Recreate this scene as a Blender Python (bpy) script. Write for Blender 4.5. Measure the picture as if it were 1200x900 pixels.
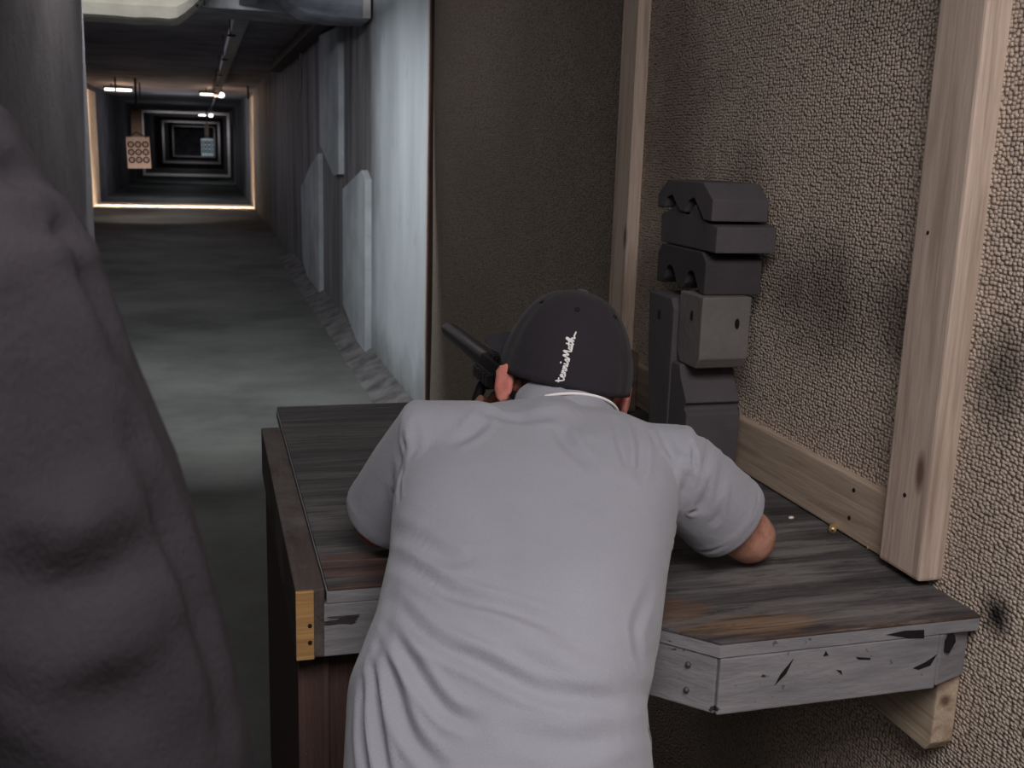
import bpy, bmesh, math, random
from mathutils import Vector, Matrix, noise
random.seed(7)
for o in list(bpy.data.objects): bpy.data.objects.remove(o)
S = bpy.context.scene
COL = S.collection

# ---------------------------------------------------------------- camera
H = 1.52                                   # camera height above the lane floor (metres)
F = 1257.0
def _basis():
    L = Vector((-364, 287, F)).normalized(); D = Vector((-186, -5450, F)).normalized()
    U = -(D - L * D.dot(L)); U.normalize(); R = U.cross(L); R.normalize()
    if R.x < 0: R = -R
    return R, L, U
_R, _L, _U = _basis()
MR = Matrix((_R, _L, _U))                  # world = MR @ (right, up, forward)
cd = bpy.data.cameras.new('camera'); cam = bpy.data.objects.new('camera', cd); COL.objects.link(cam)
cd.sensor_width = 36.0; cd.lens = F / 1200 * 36; cd.clip_start = 0.02; cd.clip_end = 300
cr, cu, cf = MR.col[0], MR.col[1], MR.col[2]
cam.matrix_world = Matrix(((cr.x, cu.x, -cf.x, 0), (cr.y, cu.y, -cf.y, 0), (cr.z, cu.z, -cf.z, H), (0, 0, 0, 1)))
cd.dof.use_dof = True; cd.dof.focus_distance = 1.75; cd.dof.aperture_fstop = 11.0
S.camera = cam
def at(px, py, Y=None, z=None, X=None):    # a point of the place measured off the photograph at a known distance
    v = MR @ Vector((px - 600, 450 - py, F))
    t = Y / v.y if Y is not None else ((z - H) / v.z if z is not None else X / v.x)
    return Vector((v.x * t, v.y * t, v.z * t + H))

# ---------------------------------------------------------------- world, lights, exposure
S.view_settings.view_transform = 'Standard'; S.view_settings.look = 'None'
S.view_settings.gamma = 1.0; S.view_settings.exposure = 0.3; S.view_settings.use_curve_mapping = False
w = bpy.data.worlds.new('world'); S.world = w; w.use_nodes = True
w.node_tree.nodes['Background'].inputs[0].default_value = (0.05, 0.048, 0.055, 1)
w.node_tree.nodes['Background'].inputs[1].default_value = 0.3
def area(name, loc, size, sy, power, col, rot=(0, 0, 0), spread=180):
    l = bpy.data.lights.new(name, 'AREA'); l.shape = 'RECTANGLE'; l.size = size; l.size_y = sy
    l.energy = power; l.color = col; l.spread = math.radians(spread)
    o = bpy.data.objects.new(name, l); COL.objects.link(o); o.location = loc; o.rotation_euler = rot
    return o
def point(name, loc, power, col, r=0.05):
    l = bpy.data.lights.new(name, 'POINT'); l.energy = power; l.color = col; l.shadow_soft_size = r
    o = bpy.data.objects.new(name, l); COL.objects.link(o); o.location = loc
    return o
RAD = math.radians
area('stall_light', (0.15, -0.10, 2.55), 1.1, 1.3, 48, (1.0, 0.965, 0.955), (RAD(14), RAD(0), 0))
area('rear_light', (-1.2, -1.3, 2.5), 1.2, 0.6, 6, (1.0, 0.95, 0.93), (RAD(30), 0, 0))
area('lane_light', (-0.6, 5.56, 2.60), 1.6, 0.06, 48, (0.95, 0.98, 1.0), (RAD(36), 0, 0), 175)
point('lane_fill', (-0.6, 11.0, 1.1), 2.2, (0.95, 0.93, 1.0), 0.5)  # added mid-air fills lifting the dark lane floor and ceiling
point('lane_fill', (-0.6, 18.0, 1.1), 2.2, (0.95, 0.9, 0.96), 0.5)
area('lane_soft_fill', (-0.6, 14.0, 2.58), 2.6, 8.0, 14, (0.92, 0.88, 1.0), (0, 0, 0))  # added soft fill raising the ambient light of the lane
area('stall_edge_fill', (-0.1, 4.4, 2.58), 0.6, 1.0, 5.0, (1.0, 0.96, 0.94), (0, 0, 0))  # added weak fill brightening the farther carpet
# the first lamp row, 25 m down: warm tubes throwing a narrow curtain over the lane
area('curtain_light', (-0.6, 25.3, 2.57), 3.4, 0.05, 32, (1.0, 0.80, 0.64), (RAD(8), 0, 0), 30)
point('row_glow', (-1.6, 25.1, 2.42), 8, (1.0, 0.62, 0.38)); point('row_glow', (0.3, 25.1, 2.42), 8, (1.0, 0.62, 0.38))
point('cool_fill', (-0.6, 29.0, 1.5), 26, (0.80, 0.88, 1.0), 0.4)  # added mid-air fill for the bluish tunnel past the lamp row
for yy in (37, 58, 83): point('far_fill', (-0.6, yy, 1.4), 7, (0.88, 0.9, 1.0), 0.5)  # added fills lifting the blacks of the far tunnel
for yy, e in ((45.5, 9), (70.0, 6), (94.0, 3)):
    area('frame_light', (-0.55, yy, 2.5), 2.6, 0.2, e, (0.95, 0.93, 1.0), (RAD(60), 0, 0), 80)

# ---------------------------------------------------------------- materials
def lin(c): return tuple((v / 255 / 12.92 if v / 255 <= 0.04045 else ((v / 255 + 0.055) / 1.055) ** 2.4) for v in c) + (1,)
class NM:
    def __init__(s, name, rough=0.8, metal=0.0, spec=0.3):
        s.m = bpy.data.materials.new(name); s.m.use_nodes = True; s.t = s.m.node_tree; s.n = s.t.nodes
        s.b = s.n['Principled BSDF']; s.b.inputs['Roughness'].default_value = rough
        s.b.inputs['Metallic'].default_value = metal; s.b.inputs['Specular IOR Level'].default_value = spec
        s.tc = s.n.new('ShaderNodeTexCoord').outputs['Object']
    def link(s, a, b): s.t.links.new(a, b)
    def map(s, scale=(1, 1, 1), rot=(0, 0, 0), loc=(0, 0, 0), src=None):
        k = s.n.new('ShaderNodeMapping'); k.inputs['Scale'].default_value = scale; k.inputs['Rotation'].default_value = rot
        k.inputs['Location'].default_value = loc; s.link(src or s.tc, k.inputs[0]); return k.outputs[0]
    def noise(s, scale, vec=None, detail=4, rough=0.55, dist=0.0):
        k = s.n.new('ShaderNodeTexNoise'); k.inputs['Scale'].default_value = scale; k.inputs['Detail'].default_value = detail
        k.inputs['Roughness'].default_value = rough; k.inputs['Distortion'].default_value = dist
        s.link(vec or s.tc, k.inputs['Vector']); return k.outputs['Fac']
    def voro(s, scale, vec=None, rand=1.0, feat='F1', out='Distance'):
        k = s.n.new('ShaderNodeTexVoronoi'); k.feature = feat; k.inputs['Scale'].default_value = scale
        k.inputs['Randomness'].default_value = rand; s.link(vec or s.tc, k.inputs['Vector']); return k.outputs[out]
    def ramp(s, fac, stops, interp='LINEAR'):
        k = s.n.new('ShaderNodeValToRGB'); r = k.color_ramp; r.interpolation = interp
        r.elements[0].position = stops[0][0]; r.elements[0].color = stops[0][1]
        r.elements[1].position = stops[-1][0]; r.elements[1].color = stops[-1][1]
        for p, c in stops[1:-1]: e = r.elements.new(p); e.color = c
        s.link(fac, k.inputs[0]); return k.outputs[0]
    def mix(s, fac, a, b, mode='MIX'):
        k = s.n.new('ShaderNodeMix'); k.data_type = 'RGBA'; k.blend_type = mode
        for v, i in ((fac, 0), (a, 6), (b, 7)):
            if hasattr(v, 'links') or isinstance(v, bpy.types.NodeSocket): s.link(v, k.inputs[i])
            else: k.inputs[i].default_value = v
        return k.outputs[2]
    def math(s, op, a, b=0.0):
        k = s.n.new('ShaderNodeMath'); k.operation = op
        for v, i in ((a, 0), (b, 1)):
            if isinstance(v, bpy.types.NodeSocket): s.link(v, k.inputs[i])
            else: k.inputs[i].default_value = v
        return k.outputs[0]
    def sep(s, i, src=None):
        k = s.n.new('ShaderNodeSeparateXYZ'); s.link(src or s.tc, k.inputs[0]); return k.outputs[i]
    def col(s, v):
        if isinstance(v, bpy.types.NodeSocket): s.link(v, s.b.inputs['Base Color'])
        else: s.b.inputs['Base Color'].default_value = v
        return s
    def bump(s, h, dist=0.002, strength=1.0, prev=None):
        k = s.n.new('ShaderNodeBump'); k.inputs['Distance'].default_value = dist; k.inputs['Strength'].default_value = strength
        s.link(h, k.inputs['Height'])
        if prev is not None: s.link(prev, k.inputs['Normal'])
        s.link(k.outputs[0], s.b.inputs['Normal']); return k.outputs[0]
B1 = (0, 0, 0, 1); W1 = (1, 1, 1, 1)
def g(v): return (v, v, v, 1)

def m_plain(name, c, rough=0.8, metal=0, var=0.12, scale=6, bump=0.0, bs=60, spec=0.3):
    k = NM(name, rough, metal, spec); c = lin(c)
    lo = tuple(x * (1 - var) for x in c[:3]) + (1,); hi = tuple(min(1, x * (1 + var)) for x in c[:3]) + (1,)
    k.col(k.ramp(k.noise(scale), [(0.3, lo), (0.7, hi)]))
    if bump: k.bump(k.noise(bs, detail=5), bump)
    return k.m
def m_carpet(name, c, stains=()):
    # looped pile: rows of little loops along Y / up Z
    k = NM(name, 0.95, 0, 0.05)
    wv = k.noise(9, detail=2)
    warp = k.n.new('ShaderNodeVectorMath'); warp.operation = 'MULTIPLY_ADD'
    kk = k.n.new('ShaderNodeTexNoise'); kk.inputs['Scale'].default_value = 14; kk.inputs['Detail'].default_value = 3; k.link(k.tc, kk.inputs['Vector'])
    k.link(kk.outputs['Color'], warp.inputs[0]); warp.inputs[1].default_value = (0.007, 0.007, 0.007); k.link(k.tc, warp.inputs[2])
    vec = k.map((0.05, 1.0, 1.35), src=warp.outputs[0])
    d = k.voro(122, vec, 0.55)
    pile = k.ramp(d, [(0.0, W1), (0.42, g(0.72)), (0.75, g(0.0))])
    lc = lin(c)
    base = k.ramp(k.noise(240, detail=2), [(0.3, tuple(x * 0.72 for x in lc[:3]) + (1,)), (0.72, tuple(min(1, x * 1.25) for x in lc[:3]) + (1,))])
    base = k.mix(k.ramp(d, [(0.35, g(0.0)), (0.72, g(0.75))]), base, tuple(x * 0.33 for x in lc[:3]) + (1,))  # crevice shade between the loops put into the pile colour
    base = k.mix(k.ramp(k.noise(2.2, detail=4, rough=0.6), [(0.38, g(0.35)), (0.62, g(0.0))]), base, tuple(x * 0.55 for x in lc[:3]) + (1,))
    for (y, z, ry, rz, amt) in stains:     # powder-smoke stains on the pile
        mm = k.map((0.0, 1 / ry, 1 / rz), loc=(0, -y / ry, -z / rz))
        ln = k.n.new('ShaderNodeVectorMath'); ln.operation = 'LENGTH'; k.link(mm, ln.inputs[0])
        q = k.math('ADD', ln.outputs['Value'], k.math('MULTIPLY', k.noise(9, detail=6, rough=0.7), 1.4))
        base = k.mix(k.ramp(k.math('MULTIPLY', q, 0.5), [(0.42, g(amt)), (0.88, g(0))]), base, lin((52, 50, 50)))
    k.col(base); k.bump(pile, 0.0042, 1.0); return k.m
def m_wood(name, c, dark, axis='Y', wear=None, knots=True, rough=0.7):
    k = NM(name, rough, 0, 0.25)
    sc = {'Y': (26, 1.2, 26), 'Z': (26, 26, 1.2), 'X': (1.2, 26, 26)}[axis]
    v = k.map(sc)
    n1 = k.noise(1.6, v, 6, 0.6, 0.6); n2 = k.noise(9, v, 4, 0.6)
    b = k.ramp(n1, [(0.30, lin(dark)), (0.48, lin(c)), (0.75, tuple(min(1, x * 1.18) for x in lin(c)[:3]) + (1,))])
    b = k.mix(k.ramp(n2, [(0.42, g(0.35)), (0.6, g(0))]), b, lin(dark))
    if knots:
        kv = k.map({'Y': (10, 3.2, 10), 'Z': (10, 10, 3.2), 'X': (3.2, 10, 10)}[axis])
        kd = k.voro(1.0, kv)
        b = k.mix(k.ramp(kd, [(0.05, g(0.85)), (0.13, g(0))]), b, lin((88, 62, 48)))
    b = k.mix(k.ramp(k.noise(420, detail=2), [(0.70, g(0)), (0.78, g(0.5))]), b, lin((200, 188, 172)))
    if wear: b = k.mix(k.ramp(k.noise(5, detail=6, rough=0.7), [(0.45, g(0)), (0.6, g(0.8))]), b, lin(wear))
    k.col(b); k.bump(n1, 0.0015); return k.m
def m_concrete(name, c, dark, streak=0.0, sc=1.6, rough=0.85, bump=0.003, dirt=0.5):
    k = NM(name, rough, 0, 0.2)
    b = k.ramp(k.noise(sc, detail=8, rough=0.62), [(0.33, lin(dark)), (0.62, lin(c))])
    if streak:
        s = k.noise(1.0, k.map((3, 3.5, 0.35)), 6, 0.65)
        b = k.mix(k.ramp(s, [(0.42, g(streak)), (0.58, g(0))]), b, lin(dark))
    b = k.mix(k.ramp(k.noise(38, detail=4), [(0.62, g(0)), (0.72, g(dirt))]), b, lin(dark))
    k.col(b); k.bump(k.noise(16, detail=8, rough=0.7), bump); return k.m

M = {}
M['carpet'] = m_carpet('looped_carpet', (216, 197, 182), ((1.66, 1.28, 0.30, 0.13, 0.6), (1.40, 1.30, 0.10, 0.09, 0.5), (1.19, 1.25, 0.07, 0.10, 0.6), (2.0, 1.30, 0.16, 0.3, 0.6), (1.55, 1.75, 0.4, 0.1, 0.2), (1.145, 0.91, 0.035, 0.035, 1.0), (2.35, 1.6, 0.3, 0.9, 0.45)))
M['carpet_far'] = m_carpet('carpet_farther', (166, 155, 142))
M['stud'] = m_wood('stud_wood', (196, 176, 162), (154, 134, 120), 'Z')
M['rail'] = m_wood('rail_wood', (184, 164, 146), (144, 126, 110), 'Y')
M['brace'] = m_wood('brace_wood', (186, 166, 146), (150, 128, 108), 'Y')
M['oldwood'] = m_wood('worn_side_board', (82, 70, 66), (50, 46, 47), 'Y', wear=(104, 98, 96), knots=False)
M['bareend'] = m_wood('bare_board_end', (178, 138, 88), (118, 84, 52), 'X', knots=False)
M['darkpanel'] = m_wood('red_brown_panel', (86, 66, 60), (62, 48, 46), 'Z', knots=False)
M['slat'] = m_wood('hanger_slat', (128, 106, 94), (90, 74, 66), 'Z', knots=False)
M['block_wood'] = m_wood('offcut', (112, 96, 84), (84, 70, 62), 'X', knots=False)

def m_benchtop():
    k = NM('scuffed_bench_paint', 0.62, 0, 0.3)
    gn = k.noise(1.5, k.map((1.2, 16, 16)), 8, 0.65, 0.4)
    b = k.ramp(gn, [(0.34, lin((58, 54, 56))), (0.55, lin((84, 80, 81))), (0.72, lin((112, 108, 107)))])
    # bare brown ply worn through along the front edges
    px, py = k.sep(0), k.sep(1)
    front = k.math('MAXIMUM', k.ramp(py, [(0.0, W1), (1.0, W1)]), 0.0)
    def blob(x, y, rx, ry, amt, c, nz=0.9):
        mm = k.map((1 / rx, 1 / ry, 0), loc=(-x / rx, -y / ry, 0))
        ln = k.n.new('ShaderNodeVectorMath'); ln.operation = 'LENGTH'; k.link(mm, ln.inputs[0])
        q = k.math('ADD', ln.outputs['Value'], k.math('MULTIPLY', k.noise(14, k.map((0.5, 2.6, 1)), 9, 0.78), nz * 1.5))
        return k.ramp(k.math('MULTIPLY', q, 0.5), [(0.60, g(amt)), (0.70, g(0))]), c
    for args in ((0.70, 1.205, 0.16, 0.05, 0.85, (104, 82, 64)), (0.60, 1.27, 0.10, 0.07, 0.7, (96, 74, 58)), (0.25, 1.52, 0.22, 0.09, 0.75, (92, 64, 54)),
                 (0.21, 1.75, 0.10, 0.14, 0.5, (104, 100, 100)), (0.82, 1.36, 0.16, 0.06, 0.4, (124, 120, 118)), (0.88, 1.19, 0.14, 0.03, 0.5, (112, 104, 100)), (0.86, 1.160, 0.42, 0.022, 0.8, (76, 58, 50)), (0.26, 1.440, 0.2, 0.02, 0.8, (84, 62, 54)), (0.72, 1.20, 0.10, 0.03, 0.9, (114, 92, 74)), (0.90, 1.45, 0.2, 0.05, 0.45, (136, 130, 126)), (0.88, 1.62, 0.10, 0.05, 0.4, (128, 124, 122))):
        f, c = blob(*args); b = k.mix(f, b, lin(c))
    b = k.mix(k.ramp(k.noise(60, detail=6, rough=0.7), [(0.62, g(0)), (0.7, g(0.5))]), b, lin((40, 37, 40)))
    sc = k.noise(2.2, k.map((2.2, 26, 26)), 9, 0.8, 1.0)
    b = k.mix(k.ramp(sc, [(0.40, g(0.8)), (0.5, g(0))]), b, lin((44, 41, 44)))
    b = k.mix(k.ramp(sc, [(0.56, g(0)), (0.64, g(0.55))]), b, lin((128, 123, 120)))
    fs = k.noise(6, k.map((7, 60, 60), rot=(0, 0, 0.12)), 9, 0.85, 1.5)
    b = k.mix(k.ramp(fs, [(0.60, g(0)), (0.66, g(0.5))]), b, lin((150, 145, 142)))
    k.col(b); k.bump(gn, 0.0025, 1.0, k.bump(k.noise(45, detail=6), 0.0015)); return k.m
M['benchtop'] = m_benchtop()
def m_fascia():
    k = NM('grey_fascia_paint', 0.6, 0, 0.35)
    b = k.ramp(k.noise(3.0, k.map((2, 2, 9)), 7, 0.62), [(0.3, lin((112, 110, 114))), (0.65, lin((140, 137, 140)))])
    b = k.mix(k.ramp(k.noise(10, k.map((0.9, 0.9, 2.4)), 4, 0.6, 1.0), [(0.685, g(0)), (0.70, g(1))]), b, lin((52, 44, 46)))
    b = k.mix(k.ramp(k.noise(70, detail=3), [(0.69, g(0)), (0.72, g(0.8))]), b, lin((72, 66, 66)))
    k.col(b); k.bump(k.noise(24, k.map((1, 1, 4)), 6), 0.002); return k.m
M['fascia'] = m_fascia()
M['edge'] = m_wood('ply_edge', (112, 106, 106), (66, 56, 54), 'X', wear=(134, 130, 132), knots=False)

def m_wall_right():
    k = NM('lane_wall_paint', 0.7, 0, 0.3)
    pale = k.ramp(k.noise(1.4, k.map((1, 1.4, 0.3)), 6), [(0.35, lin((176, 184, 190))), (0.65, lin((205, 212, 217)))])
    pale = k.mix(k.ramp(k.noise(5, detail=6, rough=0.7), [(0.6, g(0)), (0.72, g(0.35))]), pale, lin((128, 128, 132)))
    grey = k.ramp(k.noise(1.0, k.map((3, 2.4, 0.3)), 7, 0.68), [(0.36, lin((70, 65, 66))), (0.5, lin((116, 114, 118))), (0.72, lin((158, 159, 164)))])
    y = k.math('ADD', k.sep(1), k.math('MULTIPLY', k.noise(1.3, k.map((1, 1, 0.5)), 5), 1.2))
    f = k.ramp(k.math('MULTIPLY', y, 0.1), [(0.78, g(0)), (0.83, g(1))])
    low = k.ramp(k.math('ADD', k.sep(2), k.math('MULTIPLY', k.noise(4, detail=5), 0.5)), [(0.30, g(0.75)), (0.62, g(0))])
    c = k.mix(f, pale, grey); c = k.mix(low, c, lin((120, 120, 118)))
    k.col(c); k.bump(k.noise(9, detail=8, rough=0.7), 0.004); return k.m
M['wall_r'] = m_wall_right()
M['tunnel'] = m_concrete('tunnel_concrete', (104, 102, 108), (66, 63, 68), 0.4)
M['divider'] = m_concrete('divider_concrete', (140, 136, 140), (112, 108, 112), 0.15, sc=2.5, bump=0.006, dirt=0.4)
M['floor'] = m_concrete('floor_concrete', (108, 110, 106), (76, 77, 76), 0, sc=0.9, rough=0.75, bump=0.002)
M['ceiling'] = m_concrete('ceiling_boards', (150, 145, 150), (104, 98, 102), 0, sc=1.2)
M['beam'] = m_concrete('beam_concrete', (160, 160, 164), (112, 110, 114), 0.2, sc=3)
M['patch'] = m_concrete('pale_panel', (188, 194, 198), (150, 154, 160), 0.25, sc=2.2, dirt=0.7)
M['cream'] = m_concrete('cream_cladding', (186, 181, 168), (160, 154, 142), 0.1, sc=3)
M['bluegrey'] = m_concrete('blue_grey_cladding', (170, 173, 184), (124, 127, 138), 0.2, sc=3, dirt=0.8)
M['rubble'] = m_concrete('rubble', (124, 122, 122), (76, 74, 76), 0, sc=6, bump=0.02, dirt=0.8)
M['whiteframe'] = m_plain('lit_rim_and_torn_edge', (214, 208, 206), 0.7)  # far frames: paleness stands for lamp light; torn cladding edge is white itself
M['lit_band'] = m_plain('lamp_lit_band_tone', (214, 204, 190), 0.85, var=0.12)  # pale colour carries the lamp-lit band on floor and walls
M['rust'] = m_plain('rusty_steel', (74, 56, 52), 0.7, var=0.3)
M['steel'] = m_plain('galvanised_steel', (150, 150, 156), 0.5, 0.3, var=0.25, scale=10)
M['darksteel'] = m_plain('dark_steel', (46, 43, 46), 0.55, 0.4)
M['board'] = m_plain('target_paper', (196, 172, 160), 0.9, var=0.08)
M['paper'] = m_plain('target_paper_white', (206, 216, 222), 0.9, var=0.05)
M['ink'] = m_plain('target_ink', (34, 32, 34), 0.9)
M['rubber'] = m_plain('charcoal_foam_rubber', (84, 79, 82), 0.85, var=0.1, scale=12, bump=0.0015, bs=90, spec=0.15)
M['rubber_l'] = m_plain('grey_foam_rubber', (112, 107, 106), 0.85, var=0.12, scale=9, bump=0.002, bs=70, spec=0.15)
M['rubber_d'] = m_plain('black_foam_rubber', (68, 64, 67), 0.85, var=0.1, scale=12, bump=0.0015, bs=90, spec=0.15)
M['hole'] = m_plain('dark_hole', (22, 20, 22), 0.95)
M['gun'] = m_plain('matte_black_steel', (52, 47, 48), 0.42, 0.3, spec=0.5)
M['gunp'] = m_plain('black_polymer', (34, 32, 36), 0.55)
M['brass'] = m_plain('tarnished_brass', (196, 168, 118), 0.38, 0.6)
M['white'] = m_plain('off_white', (226, 222, 214), 0.7)
M['screw'] = m_plain('screw_steel', (90, 86, 88), 0.5, 0.6)
M['lamp'] = NM('lit_tube').m
_b = M['lamp'].node_tree.nodes['Principled BSDF']; _b.inputs['Emission Color'].default_value = (1, 0.93, 0.86, 1); _b.inputs['Emission Strength'].default_value = 2.2
def m_cloth(name, c, weave=900, amp=0.0006, var=0.06, sheen=0.2, blot=5):
    k = NM(name, 0.92, 0, 0.1); c = lin(c)
    h = k.noise(weave, k.map((1, 1, 0.5)), 2)
    b = k.ramp(k.noise(blot, detail=4), [(0.3, tuple(x * (1 - var) for x in c[:3]) + (1,)), (0.7, tuple(min(1, x * (1 + var)) for x in c[:3]) + (1,))])
    b = k.mix(k.ramp(h, [(0.35, g(0.18)), (0.6, g(0))]), b, tuple(x * 0.7 for x in c[:3]) + (1,))
    k.col(b); k.b.inputs['Sheen Weight'].default_value = sheen
    k.bump(k.noise(28, detail=5, rough=0.6), 0.003, 0.6, k.bump(h, amp)); return k.m
M['polo'] = m_cloth('light_grey_pique', (150, 150, 159), 700)
M['cap'] = m_cloth('black_cap_cotton', (72, 67, 74), 800, var=0.05, sheen=0.15)
M['capbrim'] = m_cloth('black_brim_cotton', (56, 54, 62), 800, var=0.05)
M['thread'] = m_plain('white_thread', (236, 232, 232), 0.8)
M['jacket'] = m_cloth('dark_jacket_cloth', (48, 45, 49), 420, 0.001, 0.25, 0.0, blot=4)
M['seam'] = m_cloth('jacket_seam', (50, 44, 50), 420)
M['trouser'] = m_cloth('navy_trouser_cloth', (40, 40, 52), 500)
M['jeans'] = m_cloth('dark_jeans', (48, 50, 62), 500)
M['shoe'] = m_plain('dark_leather', (38, 34, 34), 0.5)
M['sole'] = m_plain('shoe_sole', (70, 66, 62), 0.8)
def m_skin(name, c, c2):
    k = NM(name, 0.55, 0, 0.35); k.b.inputs['Subsurface Weight'].default_value = 0.12
    k.b.inputs['Subsurface Radius'].default_value = (0.01, 0.004, 0.002)
    b = k.ramp(k.noise(40, detail=5, rough=0.65), [(0.32, lin(c2)), (0.62, lin(c))])
    k.col(b); k.bump(k.noise(300, detail=3), 0.0006); return k.m
M['skin'] = m_skin('tanned_skin', (186, 138, 118), (146, 98, 82))
M['ear'] = m_skin('flushed_skin', (226, 150, 138), (206, 122, 110))
M['hair'] = m_plain('cropped_grey_brown_hair', (104, 84, 78), 0.9, var=0.35, scale=260, bump=0.002, bs=400)
M['hair_dk'] = m_plain('dark_hair', (44, 36, 32), 0.8, var=0.3, scale=200, bump=0.003, bs=260)
M['eye'] = m_plain('eye_white', (226, 220, 214), 0.3)
M['iris'] = m_plain('iris_brown', (52, 34, 24), 0.3)

# ---------------------------------------------------------------- mesh helpers
def link(name, me, mat, parent=None, smooth=False):
    o = bpy.data.objects.new(name, me); COL.objects.link(o)
    for mm in (mat if isinstance(mat, (list, tuple)) else [mat]): me.materials.append(mm)
    if parent is not None: o.parent = parent; o.matrix_parent_inverse = Matrix.Identity(4); 
    if smooth:
        for p in me.polygons: p.use_smooth = True
    return o
def obj(name, bm, mat, parent=None, smooth=False, origin=None):
    """link a bmesh given in world coordinates; children keep world placement"""
    me = bpy.data.meshes.new(name); bmesh.ops.recalc_face_normals(bm, faces=bm.faces[:]); bm.to_mesh(me); bm.free()
    o = link(name, me, mat, parent, smooth)
    if parent is not None:
        off = parent.matrix_world.translation.copy() if parent.parent is None else wloc(parent)
        o.location = -off
    return o
def wloc(o):
    v = Vector((0, 0, 0))
    while o is not None: v += o.location; o = o.parent
    return v
def thing(name, label, cat, loc=(0, 0, 0), group=None):
    o = bpy.data.objects.new(name, None); COL.objects.link(o); o.location = loc; o.empty_display_size = 0.1
    o.matrix_world = Matrix.Translation(loc)
    o['label'] = label; o['category'] = cat
    if group: o['group'] = group
    return o
def tag(o, label, cat, group=None):
    o['label'] = label; o['category'] = cat
    if group: o['group'] = group
    return o
def struct(o, label=None):
    o['kind'] = 'structure'
    if label: o['label'] = label; 
    return o
def box(bm, a, b, bev=0.0, jit=0.0):
    a, b = Vector(a), Vector(b); vs = []
    for i in range(8):
        vs.append(bm.verts.new([(a, b)[(i >> k) & 1][k] + random.uniform(-jit, jit) for k in range(3)]))
    fs = [bm.faces.new([vs[i] for i in q]) for q in ((0, 2, 3, 1), (4, 5, 7, 6), (0, 1, 5, 4), (2, 6, 7, 3), (0, 4, 6, 2), (1, 3, 7, 5))]
    if bev:
        es = list({e for f in fs for e in f.edges}); bmesh.ops.bevel(bm, geom=es, offset=bev, segments=2, affect='EDGES', profile=0.6)
    return vs
def prism(bm, poly, lo, hi, axis, bev=0.0):
    """extrude a 2-D outline (the two other axes in order) along axis"""
    def P(u, v, t): return {0: (t, u, v), 1: (u, t, v), 2: (u, v, t)}[axis]
    A = [bm.verts.new(P(u, v, lo)) for u, v in poly]; Bv = [bm.verts.new(P(u, v, hi)) for u, v in poly]
    n = len(poly); fs = [bm.faces.new(A), bm.faces.new(Bv[::-1])]
    for i in range(n): fs.append(bm.faces.new((A[i], A[(i + 1) % n], Bv[(i + 1) % n], Bv[i])))
    if bev:
        es = list({e for f in fs for e in f.edges}); bmesh.ops.bevel(bm, geom=es, offset=bev, segments=2, affect='EDGES', profile=0.6)
def tube(bm, pts, radii, n=14, up=None, caps=True):
    """tapered tube with rounded caps; radii items are r or (r_side, r_up)"""
    pts = [Vector(p) for p in pts]; R = [(r, r) if not isinstance(r, (tuple, list)) else r for r in radii]
    if caps:
        d0 = (pts[0] - pts[1]).normalized(); d1 = (pts[-1] - pts[-2]).normalized()
        m0, m1 = sum(R[0]) / 2, sum(R[-1]) / 2
        P0 = [pts[0] + d0 * m0 * s for s in (0.97, 0.72, 0.4)]; P1 = [pts[-1] + d1 * m1 * s for s in (0.4, 0.72, 0.97)]
        s0 = [(R[0][0] * s, R[0][1] * s) for s in (0.24, 0.69, 0.92)]; s1 = [(R[-1][0] * s, R[-1][1] * s) for s in (0.92, 0.69, 0.24)]
        pts = P0 + pts + P1; R = s0 + R + s1
    rings = []; prev = None
    for i, p in enumerate(pts):
        d = (pts[min(i + 1, len(pts) - 1)] - pts[max(i - 1, 0)]).normalized()
        u = Vector(up) if up is not None else (prev if prev is not None else (Vector((0, 0, 1)) if abs(d.z) < 0.8 else Vector((0, 1, 0))))
        u = (u - d * u.dot(d)); u.normalize(); prev = u; s = d.cross(u)
        rings.append([bm.verts.new(p + s * math.cos(a) * R[i][0] + u * math.sin(a) * R[i][1]) for a in [2 * math.pi * k / n for k in range(n)]])
    for a, b in zip(rings, rings[1:]):
        for k in range(n): bm.faces.new((a[k], a[(k + 1) % n], b[(k + 1) % n], b[k]))
    bm.faces.new(rings[0][::-1]); bm.faces.new(rings[-1])
def ell(bm, c, r, rot=None, seg=20):
    m = Matrix.Translation(c) @ (rot.to_4x4() if rot is not None else Matrix.Identity(4)) @ Matrix.Diagonal((*r, 1))
    bmesh.ops.create_uvsphere(bm, u_segments=seg, v_segments=seg // 2 + 2, radius=1, matrix=m)
def loft(bm, rings):
    """rings: (centre, side vector, thick vector, exponent); closed ends"""
    n = 40; out = []
    for c, s, t, e in rings:
        c, s, t = Vector(c), Vector(s), Vector(t); r = []
        for k in range(n):
            a = 2 * math.pi * k / n; ca, sa = math.cos(a), math.sin(a)
            r.append(bm.verts.new(c + s * math.copysign(abs(ca) ** (2 / e), ca) + t * math.copysign(abs(sa) ** (2 / e), sa)))
        out.append(r)
    for a, b in zip(out, out[1:]):
        for k in range(n): bm.faces.new((a[k], a[(k + 1) % n], b[(k + 1) % n], b[k]))
    bm.faces.new(out[0][::-1]); bm.faces.new(out[-1])
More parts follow.
